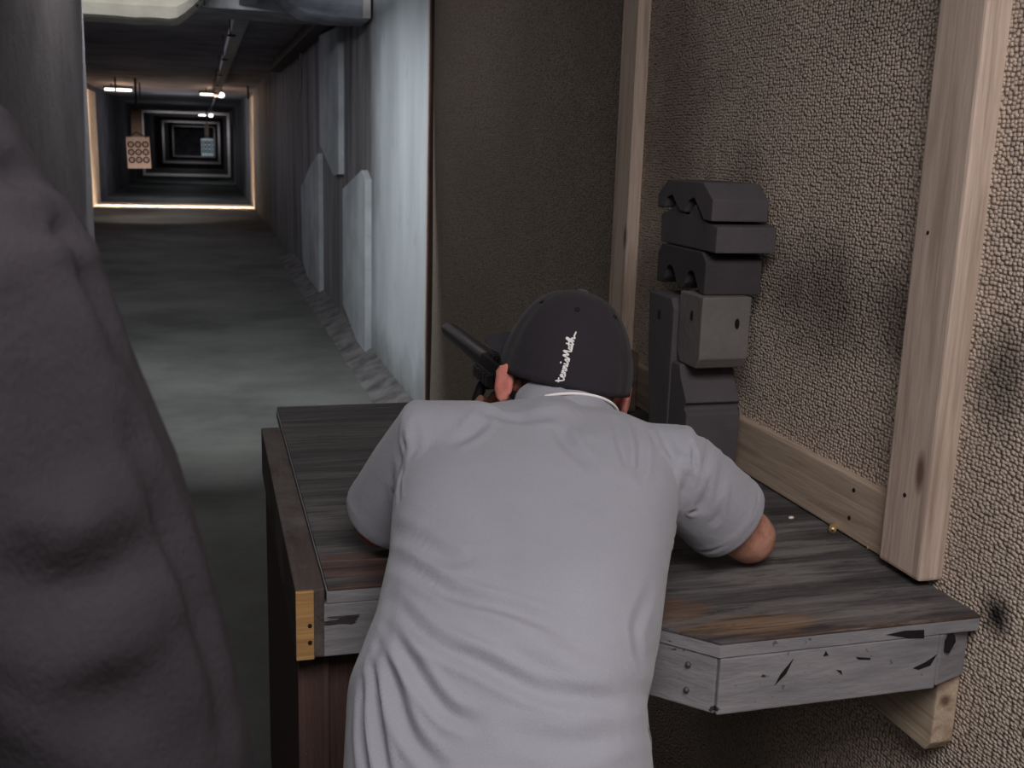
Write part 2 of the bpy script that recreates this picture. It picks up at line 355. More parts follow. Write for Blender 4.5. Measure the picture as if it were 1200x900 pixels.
def fuse(bm, voxel, smooth=3, factor=0.5):
    """weld overlapping closed shapes into one continuous skin"""
    me = bpy.data.meshes.new('tmp'); bmesh.ops.recalc_face_normals(bm, faces=bm.faces[:]); bm.to_mesh(me); bm.free()
    o = bpy.data.objects.new('tmp', me); COL.objects.link(o)
    r = o.modifiers.new('r', 'REMESH'); r.mode = 'VOXEL'; r.voxel_size = voxel
    if smooth: s = o.modifiers.new('s', 'SMOOTH'); s.iterations = smooth; s.factor = factor
    dg = bpy.context.evaluated_depsgraph_get(); dg.update()
    m2 = bpy.data.meshes.new_from_object(o.evaluated_get(dg)); bpy.data.objects.remove(o)
    for p in m2.polygons: p.use_smooth = True
    return m2
def child_mesh(name, me, mat, parent):
    o = link(name, me, mat, parent); o.location = -wloc(parent); return o
def catmull(pts, n=8):
    pts = [Vector(p) for p in pts]; P = [pts[0] * 2 - pts[1]] + pts + [pts[-1] * 2 - pts[-2]]; out = []
    for i in range(1, len(P) - 2):
        for k in range(n):
            t = k / n; a, b, c, d = P[i - 1], P[i], P[i + 1], P[i + 2]
            out.append(0.5 * ((2 * b) + (c - a) * t + (2 * a - 5 * b + 4 * c - d) * t * t + (3 * b - a - 3 * c + d) * t ** 3))
    out.append(pts[-1]); return out
def grid_wall(axis, const, u0, u1, v0, v1, nu, nv, fn):
    """a surface of nu x nv cells, offset by fn(u, v) along axis"""
    bm = bmesh.new(); V = []
    for i in range(nu + 1):
        row = []
        for j in range(nv + 1):
            u = u0 + (u1 - u0) * i / nu; v = v0 + (v1 - v0) * j / nv; c = const + fn(u, v)
            row.append(bm.verts.new({0: (c, u, v), 2: (u, v, c)}[axis]))
        V.append(row)
    for i in range(nu):
        for j in range(nv): bm.faces.new((V[i][j], V[i + 1][j], V[i + 1][j + 1], V[i][j + 1]))
    return bm
def nz(x, y, z=0.0, s=1.0): return noise.noise(Vector((x * s, y * s, z * s)))

# ---------------------------------------------------------------- the setting
XL, XR, XC, CZ, YE = -2.33, 1.13, 1.04, 2.62, 100.0
YB = -2.2
def slab(name, a, b, mat):
    bm = bmesh.new(); box(bm, a, b); return struct(obj(name, bm, mat))
slab('floor', (XL - 0.2, YB - 0.2, -0.1), (XR + 0.2, YE + 0.2, 0.0), M['floor'])
slab('ceiling', (XL - 0.2, YB - 0.2, CZ), (XR + 0.2, YE + 0.2, CZ + 0.1), M['ceiling'])
slab('wall_left', (XL - 0.2, YB, 0), (XL, YE, CZ), M['tunnel'])
slab('wall_back', (XL - 0.2, YB - 0.2, 0), (XR + 0.2, YB, CZ), M['divider'])
slab('wall_front', (XL - 0.2, YE, 0), (XR + 0.2, YE + 0.2, CZ), M['tunnel'])
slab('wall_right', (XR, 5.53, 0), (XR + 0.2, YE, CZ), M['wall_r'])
slab('wall_divider', (-0.74, 2.4, 0), (-0.5, 5.45, CZ), M['divider'])
slab('wall_unseen_baffle', (XL, 5.36, 2.26), (XC + 0.1, 5.46, CZ), M['divider'])  # unseen baffle added to shade the near floor from the lane light
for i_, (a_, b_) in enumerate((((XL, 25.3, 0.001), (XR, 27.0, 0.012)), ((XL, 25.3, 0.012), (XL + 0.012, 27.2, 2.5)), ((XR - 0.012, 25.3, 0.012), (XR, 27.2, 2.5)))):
    slab('lit_strip_%d' % (i_ + 1), a_, b_, M['lit_band'])  # pale strips where the first lamp row's light falls, brightness put into the colour
# carpeted stall wall: hung carpet, slightly wavy, hooked over its studs
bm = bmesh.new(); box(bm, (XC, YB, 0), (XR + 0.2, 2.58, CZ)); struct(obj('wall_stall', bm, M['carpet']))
def hang(u, v):
    e = max(0.0, (u - 5.05) / 0.45)
    return 0.012 * nz(u * 1.2, v * 0.7) + 0.055 * e ** 2.2 - 0.02 * math.exp(-((u - 4.9) / 0.3) ** 2)
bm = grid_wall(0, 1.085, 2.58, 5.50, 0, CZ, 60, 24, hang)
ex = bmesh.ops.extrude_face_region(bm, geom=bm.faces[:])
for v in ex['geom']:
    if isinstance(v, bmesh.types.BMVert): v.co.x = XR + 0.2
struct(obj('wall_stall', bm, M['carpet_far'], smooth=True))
bm = bmesh.new(); box(bm, (1.115, 5.49, 0), (XR + 0.1, 5.53, CZ), 0.003)
tag(obj('edge_lath', bm, M['rust']), 'thin dark brown upright strip between carpet and pale lane wall', 'wood strip')
bm = bmesh.new(); box(bm, (1.118, 5.535, 0), (XR + 0.05, 5.575, CZ), 0.003)
tag(obj('edge_lath', bm, M['stud']), 'narrow pale wooden edge strip on near end of the pale lane wall', 'wood strip')
# rubble fillet along the foot of the lane wall
bm = bmesh.new(); rows = []
for i in range(150):
    y = 5.7 + i * 0.06; row = []
    for j in range(7):
        t = j / 6; x = XR - 0.002 - 0.19 * t - 0.02 * nz(y * 3, t, 3) * t; z = 0.085 * (1 - t) ** 1.2 + 0.018 * abs(nz(y * 5, t * 3, 1)) * (1 - t) - (0.004 if j == 6 else 0)
        row.append(bm.verts.new((x, y, z)))
    rows.append(row)
for a, b in zip(rows, rows[1:]):
    for j in range(6): bm.faces.new((a[j], a[j + 1], b[j + 1], b[j]))
tag(obj('concrete_kerb', bm, M['rubble']), 'low crumbling grey concrete kerb along foot of the lane wall', 'kerb')
# panels of the lane wall (bare slabs with cut corners)
def wall_panel(poly, label):
    bm = bmesh.new(); prism(bm, poly, XR - 0.045, XR + 0.02, 0, 0.004)
    t = tag(obj('wall_panel', bm, M['patch']), label, 'wall panel', 'pale bare panels on the lane wall')
    return t
wall_panel([(9.1, 2.44), (9.1, 1.27), (9.5, 1.25), (10.6, 1.50), (10.6, 2.50)], 'pale bare wall panel hanging from the ceiling edge, uppermost of three')
wall_panel([(10.75, 0.04), (11.9, 0.04), (12.7, 0.20), (12.7, 1.02), (11.5, 1.30), (10.75, 1.42)], 'narrow pale wall panel standing on kerb, farthest down the lane')
wall_panel([(7.57, 0.06), (8.0, 0.06), (8.85, 0.22), (8.85, 1.16), (7.75, 1.34), (7.57, 1.28)], 'large pale wall panel with cut corners standing nearest the carpeted stall')
# beam and its cladding
bm = bmesh.new(); box(bm, (XL, 8.0, 2.40), (XR, 8.7, CZ), 0.01); tag(obj('ceiling_beam', bm, M['beam']), 'grey concrete beam crossing the lane ceiling behind torn cladding', 'beam')
def cladding(name, x0, x1, y0, y1, z0, z1, mat, label, cut=None, seed=0):
    bm = bmesh.new(); n = 22; R = []
    for i in range(n + 1):
        x = x0 + (x1 - x0) * i / n; e = 0.0
        if cut == 'r': e = max(0, (i / n - 0.8) / 0.2)
        if cut == 'l': e = max(0, (0.45 - i / n) / 0.45)
        zb = z0 + (z1 - z0) * 0.82 * e ** 1.3 + 0.012 * nz(x * 6, seed); r = []
        for (dy, dz) in ((y0 + 0.02, 1), (y0, 0.82), (y0 + 0.005, 0.3), (y0 + 0.05, 0.04), (y0 + 0.1, 0), (y1, 0), (y1, 1)):
            r.append(bm.verts.new((x, dy + 0.015 * nz(x * 5, dz * 3, seed), zb + (z1 - zb) * dz)))
        R.append(r)
    for a, b in zip(R, R[1:]):
        for k in range(7): bm.faces.new((a[k], a[(k + 1) % 7], b[(k + 1) % 7], b[k]))
    bm.faces.new(R[0]); bm.faces.new(R[-1][::-1])
    return tag(obj(name, bm, mat, smooth=False), label, 'cladding')
cladding('duct_cladding', -1.05, 0.08, 7.55, 7.98, 2.262, 2.52, M['cream'], 'cream dented cladding hanging under the ceiling at upper left', 'r', 2)
c2 = cladding('beam_cladding', 0.42, 1.11, 7.50, 7.98, 2.335, 2.60, M['bluegrey'], 'blue grey chipped cladding wedge under the ceiling by the lane wall', 'l', 5)
bm = bmesh.new(); box(bm, (1.06, 7.485, 2.34), (1.112, 7.50, 2.60), 0.004, 0.004); obj('torn_edge', bm, M['whiteframe'], c2)['label'] = 'white torn edge'
bm = bmesh.new()
c1 = bpy.data.objects['duct_cladding']
for (x, z, sx, sz) in ((0.02, 2.42, 0.018, 0.03), (-0.0, 2.36, 0.01, 0.012), (0.045, 2.38, 0.008, 0.02)):
    bm = bmesh.new(); ell(bm, (x, 7.555, z), (sx, 0.012, sz), seg=10); obj('tear', bm, M['hole'], c1)['label'] = 'black ragged hole'
# brown board in the angle of wall and ceiling
bm = bmesh.new(); box(bm, (XR - 0.16, 9.0, 2.50), (XR, 16.5, 2.60), 0.004); tag(obj('ledger_board', bm, M['rust']), 'rusty brown board running along top of the lane wall', 'board')
bm = bmesh.new(); tube(bm, [(1.09, 12.6, 2.48), (1.09, 12.6, 2.1), (1.06, 12.6, 1.98)], [0.012] * 3, 6); tag(obj('conduit_drop', bm, M['steel']), 'thin grey pipe dropping from brown board down the lane wall', 'pipe')
# target track: a galvanised channel on hangers
tr = thing('target_track', 'galvanised steel channel track running down lane under the ceiling', 'track', (0.35, 5.0, 2.5))
bm = bmesh.new(); prism(bm, [(0.275, 2.43), (0.385, 2.43), (0.385, 2.52), (0.372, 2.52), (0.372, 2.443), (0.288, 2.443), (0.288, 2.52), (0.275, 2.52)], 5.0, 24.4, 1); obj('channel', bm, M['steel'], tr)
for y in (6.5, 9.6, 12.5, 15.5, 18.5, 21.5, 24.2):
    bm = bmesh.new(); box(bm, (0.25, y, 2.36), (0.262, y + 0.03, CZ)); box(bm, (0.235, y - 0.01, 2.36), (0.30, y + 0.04, 2.375)); obj('hanger', bm, M['darksteel'], tr)
bm = bmesh.new(); tube(bm, [(0.34, 24.4, 2.46), (0.30, 34, 2.40), (0.25, 44, 2.38)], [0.02] * 3, 6); obj('cable', bm, M['steel'], tr)
for (x, y) in ((-1.9, 20.2), (-1.55, 22.5), (-1.2, 24.3), (0.95, 23.5)):
    bm = bmesh.new(); tube(bm, [(x, y, CZ), (x, y, 2.36)], [0.016] * 2, 6)
    tag(obj('hanger_rod', bm, M['darksteel']), {-1.9: 'dark rod hanging from ceiling, leftmost above the left tube lamp', -1.55: 'dark rod hanging from ceiling just above the left lit tube', -1.2: 'dark rod hanging from ceiling at right end of the left lit tube', 0.95: 'dark rod hanging from ceiling beside the lane wall by lamp row'}[x], 'rod')
# lamp row at 25 m: two tubes and a bulb
def lamp_tube(x0, x1, y, z, label, r=0.03):
    t = thing('tube_lamp', label, 'lamp', ((x0 + x1) / 2, y, z))
    bm = bmesh.new(); tube(bm, [(x0, y, z), (x1, y, z)], [r, r], 10); obj('lit_tube', bm, M['lamp'], t)
    bm = bmesh.new(); box(bm, (x0 - 0.04, y + 0.03, z - 0.02), (x1 + 0.04, y + 0.08, z + 0.07)); box(bm, (x0 + 0.1, y + 0.04, z + 0.05), (x0 + 0.12, y + 0.06, CZ)); obj('batten', bm, M['darksteel'], t)
lamp_tube(-1.92, -1.42, 25.0, 2.49, 'lit white tube lamp at ceiling above the left target', 0.028)
lamp_tube(0.02, 0.27, 25.0, 2.47, 'short lit tube lamp at ceiling beside the track', 0.026)
def bulb(x, y, z, r, label):
    t = thing('bulb_lamp', label, 'lamp', (x, y, z))
    bm = bmesh.new(); ell(bm, (x, y, z), (r * 1.3, r, r), seg=12); obj('bulb', bm, M['lamp'], t)
    bm = bmesh.new(); tube(bm, [(x, y + 0.02, z + r), (x, y + 0.02, CZ)], [0.012, 0.012], 6); obj('holder', bm, M['darksteel'], t)
bulb(0.44, 25.0, 2.47, 0.06, 'round lit bulb near ceiling right of the short tube')
bulb(0.40, 46.6, 2.62 - 0.15, 0.075, 'small lit bulb farther down lane above the far target')
lamp_tube(-0.05, 0.2, 46.6, 2.47, 'short lit tube farther down lane above the far target', 0.035)
# lit rims of the far tunnel: pale frame colour stands in for lamp light
def ring(name, y, dep, th, x0, x1, z0, z1, mat):
    bm = bmesh.new()
    o_ = [(x0, z0), (x1, z0), (x1, z1), (x0, z1)]; i_ = [(x0 + th, z0 + th), (x1 - th, z0 + th), (x1 - th, z1 - th), (x0 + th, z1 - th)]
    V = [[bm.verts.new((p[0], yy, p[1])) for p in L] for yy in (y, y + dep) for L in (o_, i_)]
    for k in range(4):
        j = (k + 1) % 4
        for a, b in ((V[0], V[1]), (V[1], V[3]), (V[3], V[2]), (V[2], V[0])): bm.faces.new((a[k], a[j], b[j], b[k]))
    return obj(name, bm, mat)
for y, th, lab, zt in ((47.0, 0.10, 'nearest and largest lit tunnel rim, drawn as a pale rectangular frame beyond targets', 2.60), (71.5, 0.13, 'middle lit tunnel rim, drawn as a pale rectangular frame beyond targets', 2.60), (96.0, 0.13, 'smallest and farthest lit tunnel rim, drawn as a pale rectangular frame', 2.60)):
    tag(ring('lit_rim_frame', y, 0.25, th, XL, XR, 0.0, zt, M['whiteframe']), lab, 'frame', 'lit rims of the far tunnel drawn as pale frames')

# targets
def target(x, y, z0, z1, w_, label, sheet, slat_top, slat_w, tilt=0.0, ringr=0.055, dz=0.0):
    t = thing('target', label, 'target', (x, y, z0))
    bm = bmesh.new(); box(bm, (x - w_ / 2, y, z0), (x + w_ / 2, y + 0.012, z1), 0.0)
    if tilt: bmesh.ops.rotate(bm, verts=bm.verts[:], cent=(x, y, z1), matrix=Matrix.Rotation(tilt, 3, 'Y'))
    sh = obj('target_sheet', bm, sheet, t)
    bm = bmesh.new(); h = z1 - z0
    for i in range(3):
        for j in range(3):
            c = Vector((x + (i - 1) * w_ * 0.31, y - 0.003, z1 - h * (0.24 + 0.245 * j)))
            for ro, ri in ((ringr, ringr * 0.55), (ringr * 0.2, 0.0)):
                n = 20; A = [bm.verts.new(c + Vector((math.cos(2 * math.pi * k / n) * ro, 0, math.sin(2 * math.pi * k / n) * ro))) for k in range(n)]
                if ri > 0:
                    Bq = [bm.verts.new(c + Vector((math.cos(2 * math.pi * k / n) * ri, 0, math.sin(2 * math.pi * k / n) * ri))) for k in range(n)]
                    for k in range(n): bm.faces.new((A[k], A[(k + 1) % n], Bq[(k + 1) % n], Bq[k]))
                else: bm.faces.new(A)
    if tilt: bmesh.ops.rotate(bm, verts=bm.verts[:], cent=(x, y, z1), matrix=Matrix.Rotation(tilt, 3, 'Y'))
    obj('bullseye_rings', bm, M['ink'], t)
    bm = bmesh.new(); box(bm, (x - slat_w / 2 - 0.01, y + 0.02, z1 - 0.05), (x + slat_w / 2 - 0.01, y + 0.05, slat_top), 0.004); obj('hanger_slat', bm, M['slat'], t)
    bm = bmesh.new(); box(bm, (x - 0.02, y, slat_top - 0.02), (x + 0.02, y + 0.06, CZ)); obj('hanger', bm, M['rust'], t)
    bm = bmesh.new(); tube(bm, [(x - w_ * 0.36, y, z1), (x - 0.02, y + 0.01, z1 + 0.09), (x + w_ * 0.36, y, z1)], [0.014] * 3, 6); obj('clip', bm, M['rust'], t)
Y1 = 22.5
a1, a2 = at(148, 160, Y=Y1), at(177, 197, Y=Y1)
target((a1.x + a2.x) / 2 - 0.01, Y1, a2.z - 0.01, a1.z, a2.x - a1.x, 'tan sheet with nine ringed bullseyes hanging by a wooden slat at left', M['board'], at(160, 128, Y=Y1).z, 0.20, RAD(-1.5), 0.063)
Y2 = 41.0
a1, a2 = at(235.5, 162, Y=Y2), at(250.5, 183, Y=Y2)
target((a1.x + a2.x) / 2, Y2, a2.z, a1.z, a2.x - a1.x, 'smaller pale blue sheet of bullseyes hanging by slat farther down lane', M['paper'], at(243, 146, Y=Y2).z, 0.14, 0, 0.066)
area('target_fill', (-1.0, 19.5, 2.5), 0.3, 0.3, 9, (1.0, 0.85, 0.75), (RAD(50), 0, 0), 60)  # added fills that brighten the two target sheets
area('target_fill', (0.1, 38.5, 2.4), 0.3, 0.3, 5, (0.85, 0.95, 1.0), (RAD(50), 0, 0), 90)

# ---------------------------------------------------------------- studs, rail on the carpet
def board(name, a, b, mat, label, cat, bev=0.003):
    bm = bmesh.new(); box(bm, a, b, bev); return tag(obj(name, bm, mat), label, cat)
st = board('wall_stud', (1.0, 1.262, 0.912), (XC + 0.005, 1.362, CZ), M['stud'], 'broad pale pine upright board on carpet wall ending above bench', 'wooden board', 0.005)
for (y, z, r) in ((1.315, 1.03, 0.0035), (1.33, 1.42, 0.003), (1.30, 2.0, 0.003), (1.318, 1.965, 0.004)):
    bm = bmesh.new(); ell(bm, (1.0, y, z), (0.002, r, r), seg=10); obj('nail_hole', bm, M['hole'], st)
board('wall_stud', (1.008, 2.50, 0.0), (XC + 0.06, 2.60, CZ), M['stud'], 'slim wooden upright at far end of the bench behind cap', 'wooden board')
rl = board('wall_rail', (1.022, 1.363, 0.903), (XC + 0.004, 2.49, 1.005), M['rail'], 'horizontal wooden rail on carpet wall just above the bench', 'wooden board')
for (y, z) in ((1.475, 0.985), (1.48, 0.935)):
    bm = bmesh.new(); ell(bm, (1.022, y, z), (0.002, 0.004, 0.004), seg=10); obj('nail_hole', bm, M['hole'], rl)

# ---------------------------------------------------------------- bench
ZT = 0.90
be = thing('shooting_bench', 'grey painted wooden shooting bench with notched front, worn brown edges', 'bench', (0.6, 1.8, 0))
top = [(0.154, 1.4435), (0.367, 1.4435), (0.632, 1.1655), (1.034, 1.1655), (1.033, 2.55), (0.155, 2.55)]
bm = bmesh.new(); prism(bm, top, ZT - 0.0045, ZT, 2, 0.0015); obj('tabletop', bm, M['benchtop'], be)
edge = [(0.1525, 1.4445), (0.368, 1.4445), (0.633, 1.1665), (1.034, 1.1665), (1.034, 2.54), (0.1525, 2.54)]
bm = bmesh.new(); prism(bm, edge, ZT - 0.0235, ZT - 0.0047, 2, 0.001); obj('ply_layer', bm, M['fascia'], be)
def fboard(p, q, z0, z1, th, mat, name='fascia_board', inn=1):
    p, q = Vector((*p, 0)), Vector((*q, 0)); d = (q - p).normalized(); nrm = Vector((-d.y, d.x, 0)) * inn * th
    bm = bmesh.new(); prism(bm, [(p.x, p.y), (q.x, q.y), (q.x + nrm.x, q.y + nrm.y), (p.x + nrm.x, p.y + nrm.y)], z0, z1, 2, 0.0025); return obj(name, bm, mat, be)
fboard((0.128, 1.445), (0.368, 1.445), 0.794, ZT - 0.0245, 0.036, M['fascia'])
fboard((0.370, 1.441), (0.632, 1.172), 0.794, ZT - 0.0245, 0.036, M['fascia'])
fr = fboard((0.634, 1.167), (0.972, 1.167), 0.794, ZT - 0.0245, 0.036, M['fascia'])
fboard((0.9735, 1.166), (1.034, 1.186), 0.798, ZT - 0.0245, 0.036, M['fascia'], 'end_block')
def chip(pts, y=1.1662):
    c = [Vector((p.x, y, p.z)) for p in (at(u, v, Y=1.1665) for u, v in pts)]
    bm = bmesh.new(); A = [bm.verts.new(v) for v in c]; Bq = [bm.verts.new(v + Vector((0, 0.004, 0))) for v in c]; n = len(A)
    bm.faces.new(A); bm.faces.new(Bq[::-1])
    for i in range(n): bm.faces.new((A[i], A[(i + 1) % n], Bq[(i + 1) % n], Bq[i]))
    obj('paint_chip', bm, M['hole'], fr)['label'] = 'black chip in grey paint'
chip([(1038, 744), (1060, 739), (1083, 738), (1083, 748), (1066, 748)])
chip([(1070, 783), (1085, 776), (1098, 767), (1090, 780), (1076, 785)])
chip([(908, 803), (915, 790), (930, 772), (921, 790)])
chip([(1003, 770), (1020, 771), (1020, 773), (1006, 773)])
chip([(1108, 752), (1113, 744), (1119, 743), (1120, 752), (1112, 766), (1107, 764)])
chip([(965, 769), (968, 763), (971, 768)])
chip([(980, 785), (986, 786), (987, 791)])
for (x, y, z) in ((0.604, 1.199, 0.855), (0.604, 1.199, 0.818)):
    bm = bmesh.new(); ell(bm, (x, y, z), (0.0042, 0.0042, 0.0042), seg=10); obj('screw', bm, M['screw'], be)
# side board, bare at its sawn end
sb = None
bm = bmesh.new(); box(bm, (0.108, 1.444, 0.794), (0.150, 2.355, ZT + 0.001), 0.004); sb = obj('side_board', bm, M['oldwood'], be)
bm = bmesh.new(); box(bm, (0.1085, 1.438, 0.795), (0.134, 1.4445, ZT - 0.0005), 0.0015); obj('sawn_end', bm, M['bareend'], sb)['label'] = 'bare yellow sawn end'
for z in (0.838, 0.812):
    bm = bmesh.new(); ell(bm, (0.128, 1.4375, z + 0.01), (0.0032, 0.002, 0.0032), seg=10); obj('screw', bm, M['hole'], sb)
bm = bmesh.new(); box(bm, (0.122, 1.50, 0.0), (0.62, 1.52, 0.794), 0.002); obj('front_panel', bm, M['darkpanel'], be)
bm = bmesh.new(); box(bm, (0.114, 1.486, 0.0), (0.160, 1.4985, 0.794), 0.002); obj('leg', bm, M['darkpanel'], be)
bm = bmesh.new(); box(bm, (0.122, 1.52, 0.0), (0.14, 2.5, 0.794), 0.002); obj('side_panel', bm, M['darkpanel'], be)
bm = bmesh.new(); box(bm, (0.16, 2.45, 0.0), (0.21, 2.5, 0.876), 0.002); obj('leg', bm, M['darkpanel'], be)
bm = bmesh.new(); prism(bm, [(1.192, 0.7935), (1.192, 0.69), (1.205, 0.672), (2.4, 0.672), (2.4, 0.7935)], 0.999, 1.036, 0, 0.003); obj('support_cleat', bm, M['brace'], be)['label'] = 'pale bare wood support'

# ---------------------------------------------------------------- foam blocks stacked by the wall
def notched(ytop, yb, z0, z1, roof=0.0, legs=True, teeth=False):
    """end outline (Y, Z): roof chamfers, two rounded notches below"""
    y0, y1 = ytop, yb; h = z1 - z0; w_ = y1 - y0; P = []
    P += [(y0, z1 - roof), (y0 + roof * 1.1, z1), (y1 - roof * 1.1, z1), (y1, z1 - roof)] if roof else [(y0, z1), (y1, z1)]
    if legs:
        P += [(y1, z0)]
        for k in (1, 0):
            c = y0 + w_ * (0.27 + 0.44 * k); r = w_ * 0.12
            P += [(c + r * 1.5, z0)] + [(c + r * math.cos(a), z0 + h * 0.16 + r * 1.15 * math.sin(a)) for a in [math.pi * i / 6 for i in range(7)]] + [(c - r * 1.5, z0)]
        P += [(y0, z0)]
    else: P += [(y1, z0), (y0, z0)]
    return P
bl = []
def fblock(poly, x0, x1, mat, label, bev=0.003, name='foam_block', holes=()):
    cx, cy = (x0 + x1) / 2, sum(p[0] for p in poly) / len(poly)
    t = thing(name, label, 'foam block', (cx, cy, min(p[1] for p in poly)), 'foam blocks stacked on bench')
    bm = bmesh.new(); prism(bm, poly, x0, x1, 0, bev); obj('block_body', bm, mat, t)
    for c, r in holes:
        bm = bmesh.new(); ell(bm, c, r, seg=10); obj('slot', bm, M['hole'], t)
    return t
# E: base block with waist and ledge
fblock([(1.825, ZT + 0.0005), (1.90, ZT + 0.0005), (1.90, 1.123), (1.865, 1.123), (1.86, 1.098), (1.828, 1.062), (1.825, 1.055), (1.835, 1.048), (1.835, 1.04), (1.820, 1.034)], 0.876, 0.990, M['rubber'], 'charcoal block with waisted ledge standing on bench, lowest of the stack')
# D: lighter slotted block
fblock([(1.80, 1.145), (1.815, 1.1245), (1.885, 1.1245), (1.90, 1.145), (1.90, 1.262), (1.80, 1.262)], 0.884, 0.985, M['rubber_l'], 'lighter grey slotted foam block in the middle of the stack', 0.003,
       holes=[((0.957, 1.7985, 1.212), (0.0045, 0.004, 0.010)), ((0.883, 1.84, 1.222), (0.003, 0.004, 0.010))])
# F: upright block behind the left side
bm_poly = [(1.905, ZT + 0.0005), (1.985, ZT + 0.0005), (2.0, 1.05), (2.02, 1.12), (2.03, 1.245), (1.92, 1.245), (1.905, 1.225)]
fblock(bm_poly, 0.875, 0.985, M['rubber'], 'tall upright charcoal block standing behind the slotted block', 0.004, holes=[((0.874, 1.97, 1.205), (0.003, 0.004, 0.010))])
# C: with arches, above D
fblock(notched(1.822, 2.045, 1.263, 1.342, 0.018), 0.896, 1.012, M['rubber_d'], 'black arched foam block third from top of the stack')
# B: interlocking, top tooth fills the notch above
def yn(y): return y
fblock([(1.79, 1.344), (2.04, 1.344), (2.045, 1.40), (2.0, 1.408), (1.975, 1.425), (1.95, 1.408), (1.915, 1.402), (1.89, 1.428), (1.865, 1.40), (1.79, 1.392)], 0.898, 1.02, M['rubber'], 'charcoal foam block second from top with toothed upper edge')
# A: top block, roof chamfer and two notches
fblock([(1.805, 1.401), (1.805, 1.440), (1.85, 1.470), (2.01, 1.470), (2.055, 1.440), (2.055, 1.412), (2.02, 1.415), (2.01, 1.438), (1.985, 1.445), (1.965, 1.43), (1.95, 1.412), (1.925, 1.41), (1.91, 1.436), (1.885, 1.445), (1.865, 1.43), (1.84, 1.401)], 0.893, 1.008, M['rubber'], 'charcoal foam block with sloping top edges, topmost of the stack')
bm = bmesh.new(); box(bm, (0.90, 2.36, ZT + 0.001), (1.0, 2.46, 1.05), 0.004); tag(obj('wood_offcut', bm, M['block_wood']), 'dull brown wooden offcut at far bench corner behind foam stack', 'wood block')
bm = bmesh.new(); box(bm, (0.84, 2.24, ZT + 0.001), (0.93, 2.33, 1.03), 0.005); tag(obj('ammunition_box', bm, M['gunp']), 'small black box on bench beside cap and foam stack', 'box')

# ---------------------------------------------------------------- casings and crumbs on the bench
def casing(x, y, ang, label, L=0.036, r=0.0064):
    t = thing('cartridge_case', label, 'cartridge case', (x, y, ZT))
    d = Vector((math.cos(ang), math.sin(ang), 0)); c = Vector((x, y, ZT + r + 0.0003)); n = 16
    bm = bmesh.new(); s = d.cross(Vector((0, 0, 1))); R = []
    for (l, q) in ((0, r), (0.0015, r), (0.002, r * 0.84), (0.0035, r * 0.84), (0.004, r), (L * 0.72, r * 0.95), (L * 0.82, r * 0.68), (L, r * 0.66), (L, r * 0.5), (L * 0.3, r * 0.5)):
        R.append([bm.verts.new(c + d * l + s * q * math.cos(2 * math.pi * k / n) + Vector((0, 0, q * math.sin(2 * math.pi * k / n)))) for k in range(n)])
    for a, b in zip(R, R[1:]):
        for k in range(n): bm.faces.new((a[k], a[(k + 1) % n], b[(k + 1) % n], b[k]))
    bm.faces.new(R[0][::-1]); bm.faces.new(R[-1]); obj('case_body', bm, M['brass'], t, True)
    bm = bmesh.new(); tube(bm, [c - d * 0.0006, c + d * 0.0002], [r * 0.35] * 2, 10, caps=False); obj('primer', bm, M['screw'], t)
p = at(975, 626, z=ZT); casing(p.x, p.y, RAD(55), 'brass cartridge case lying base toward viewer near the wall rail')
p = at(1018, 644, z=ZT); casing(p.x - 0.004, p.y, RAD(-8), 'pale brass cartridge case lying by foot of the broad upright', 0.018, 0.0036)
bm = bmesh.new(); p = at(927, 608, z=ZT); ell(bm, (p.x, p.y, ZT + 0.0022), (0.0055, 0.003, 0.0025), seg=10); tag(obj('paper_crumb', bm, M['white']), 'tiny white crumb on bench beside the bare forearm', 'crumb')
bm = bmesh.new(); p = at(872, 553, z=ZT); tube(bm, [(p.x - 0.012, p.y - 0.004, ZT + 0.001), (p.x + 0.012, p.y + 0.012, ZT + 0.002)], [0.0007] * 2, 6); tag(obj('wood_splinter', bm, M['white']), 'thin pale splinter on bench at foot of the foam stack', 'splinter')

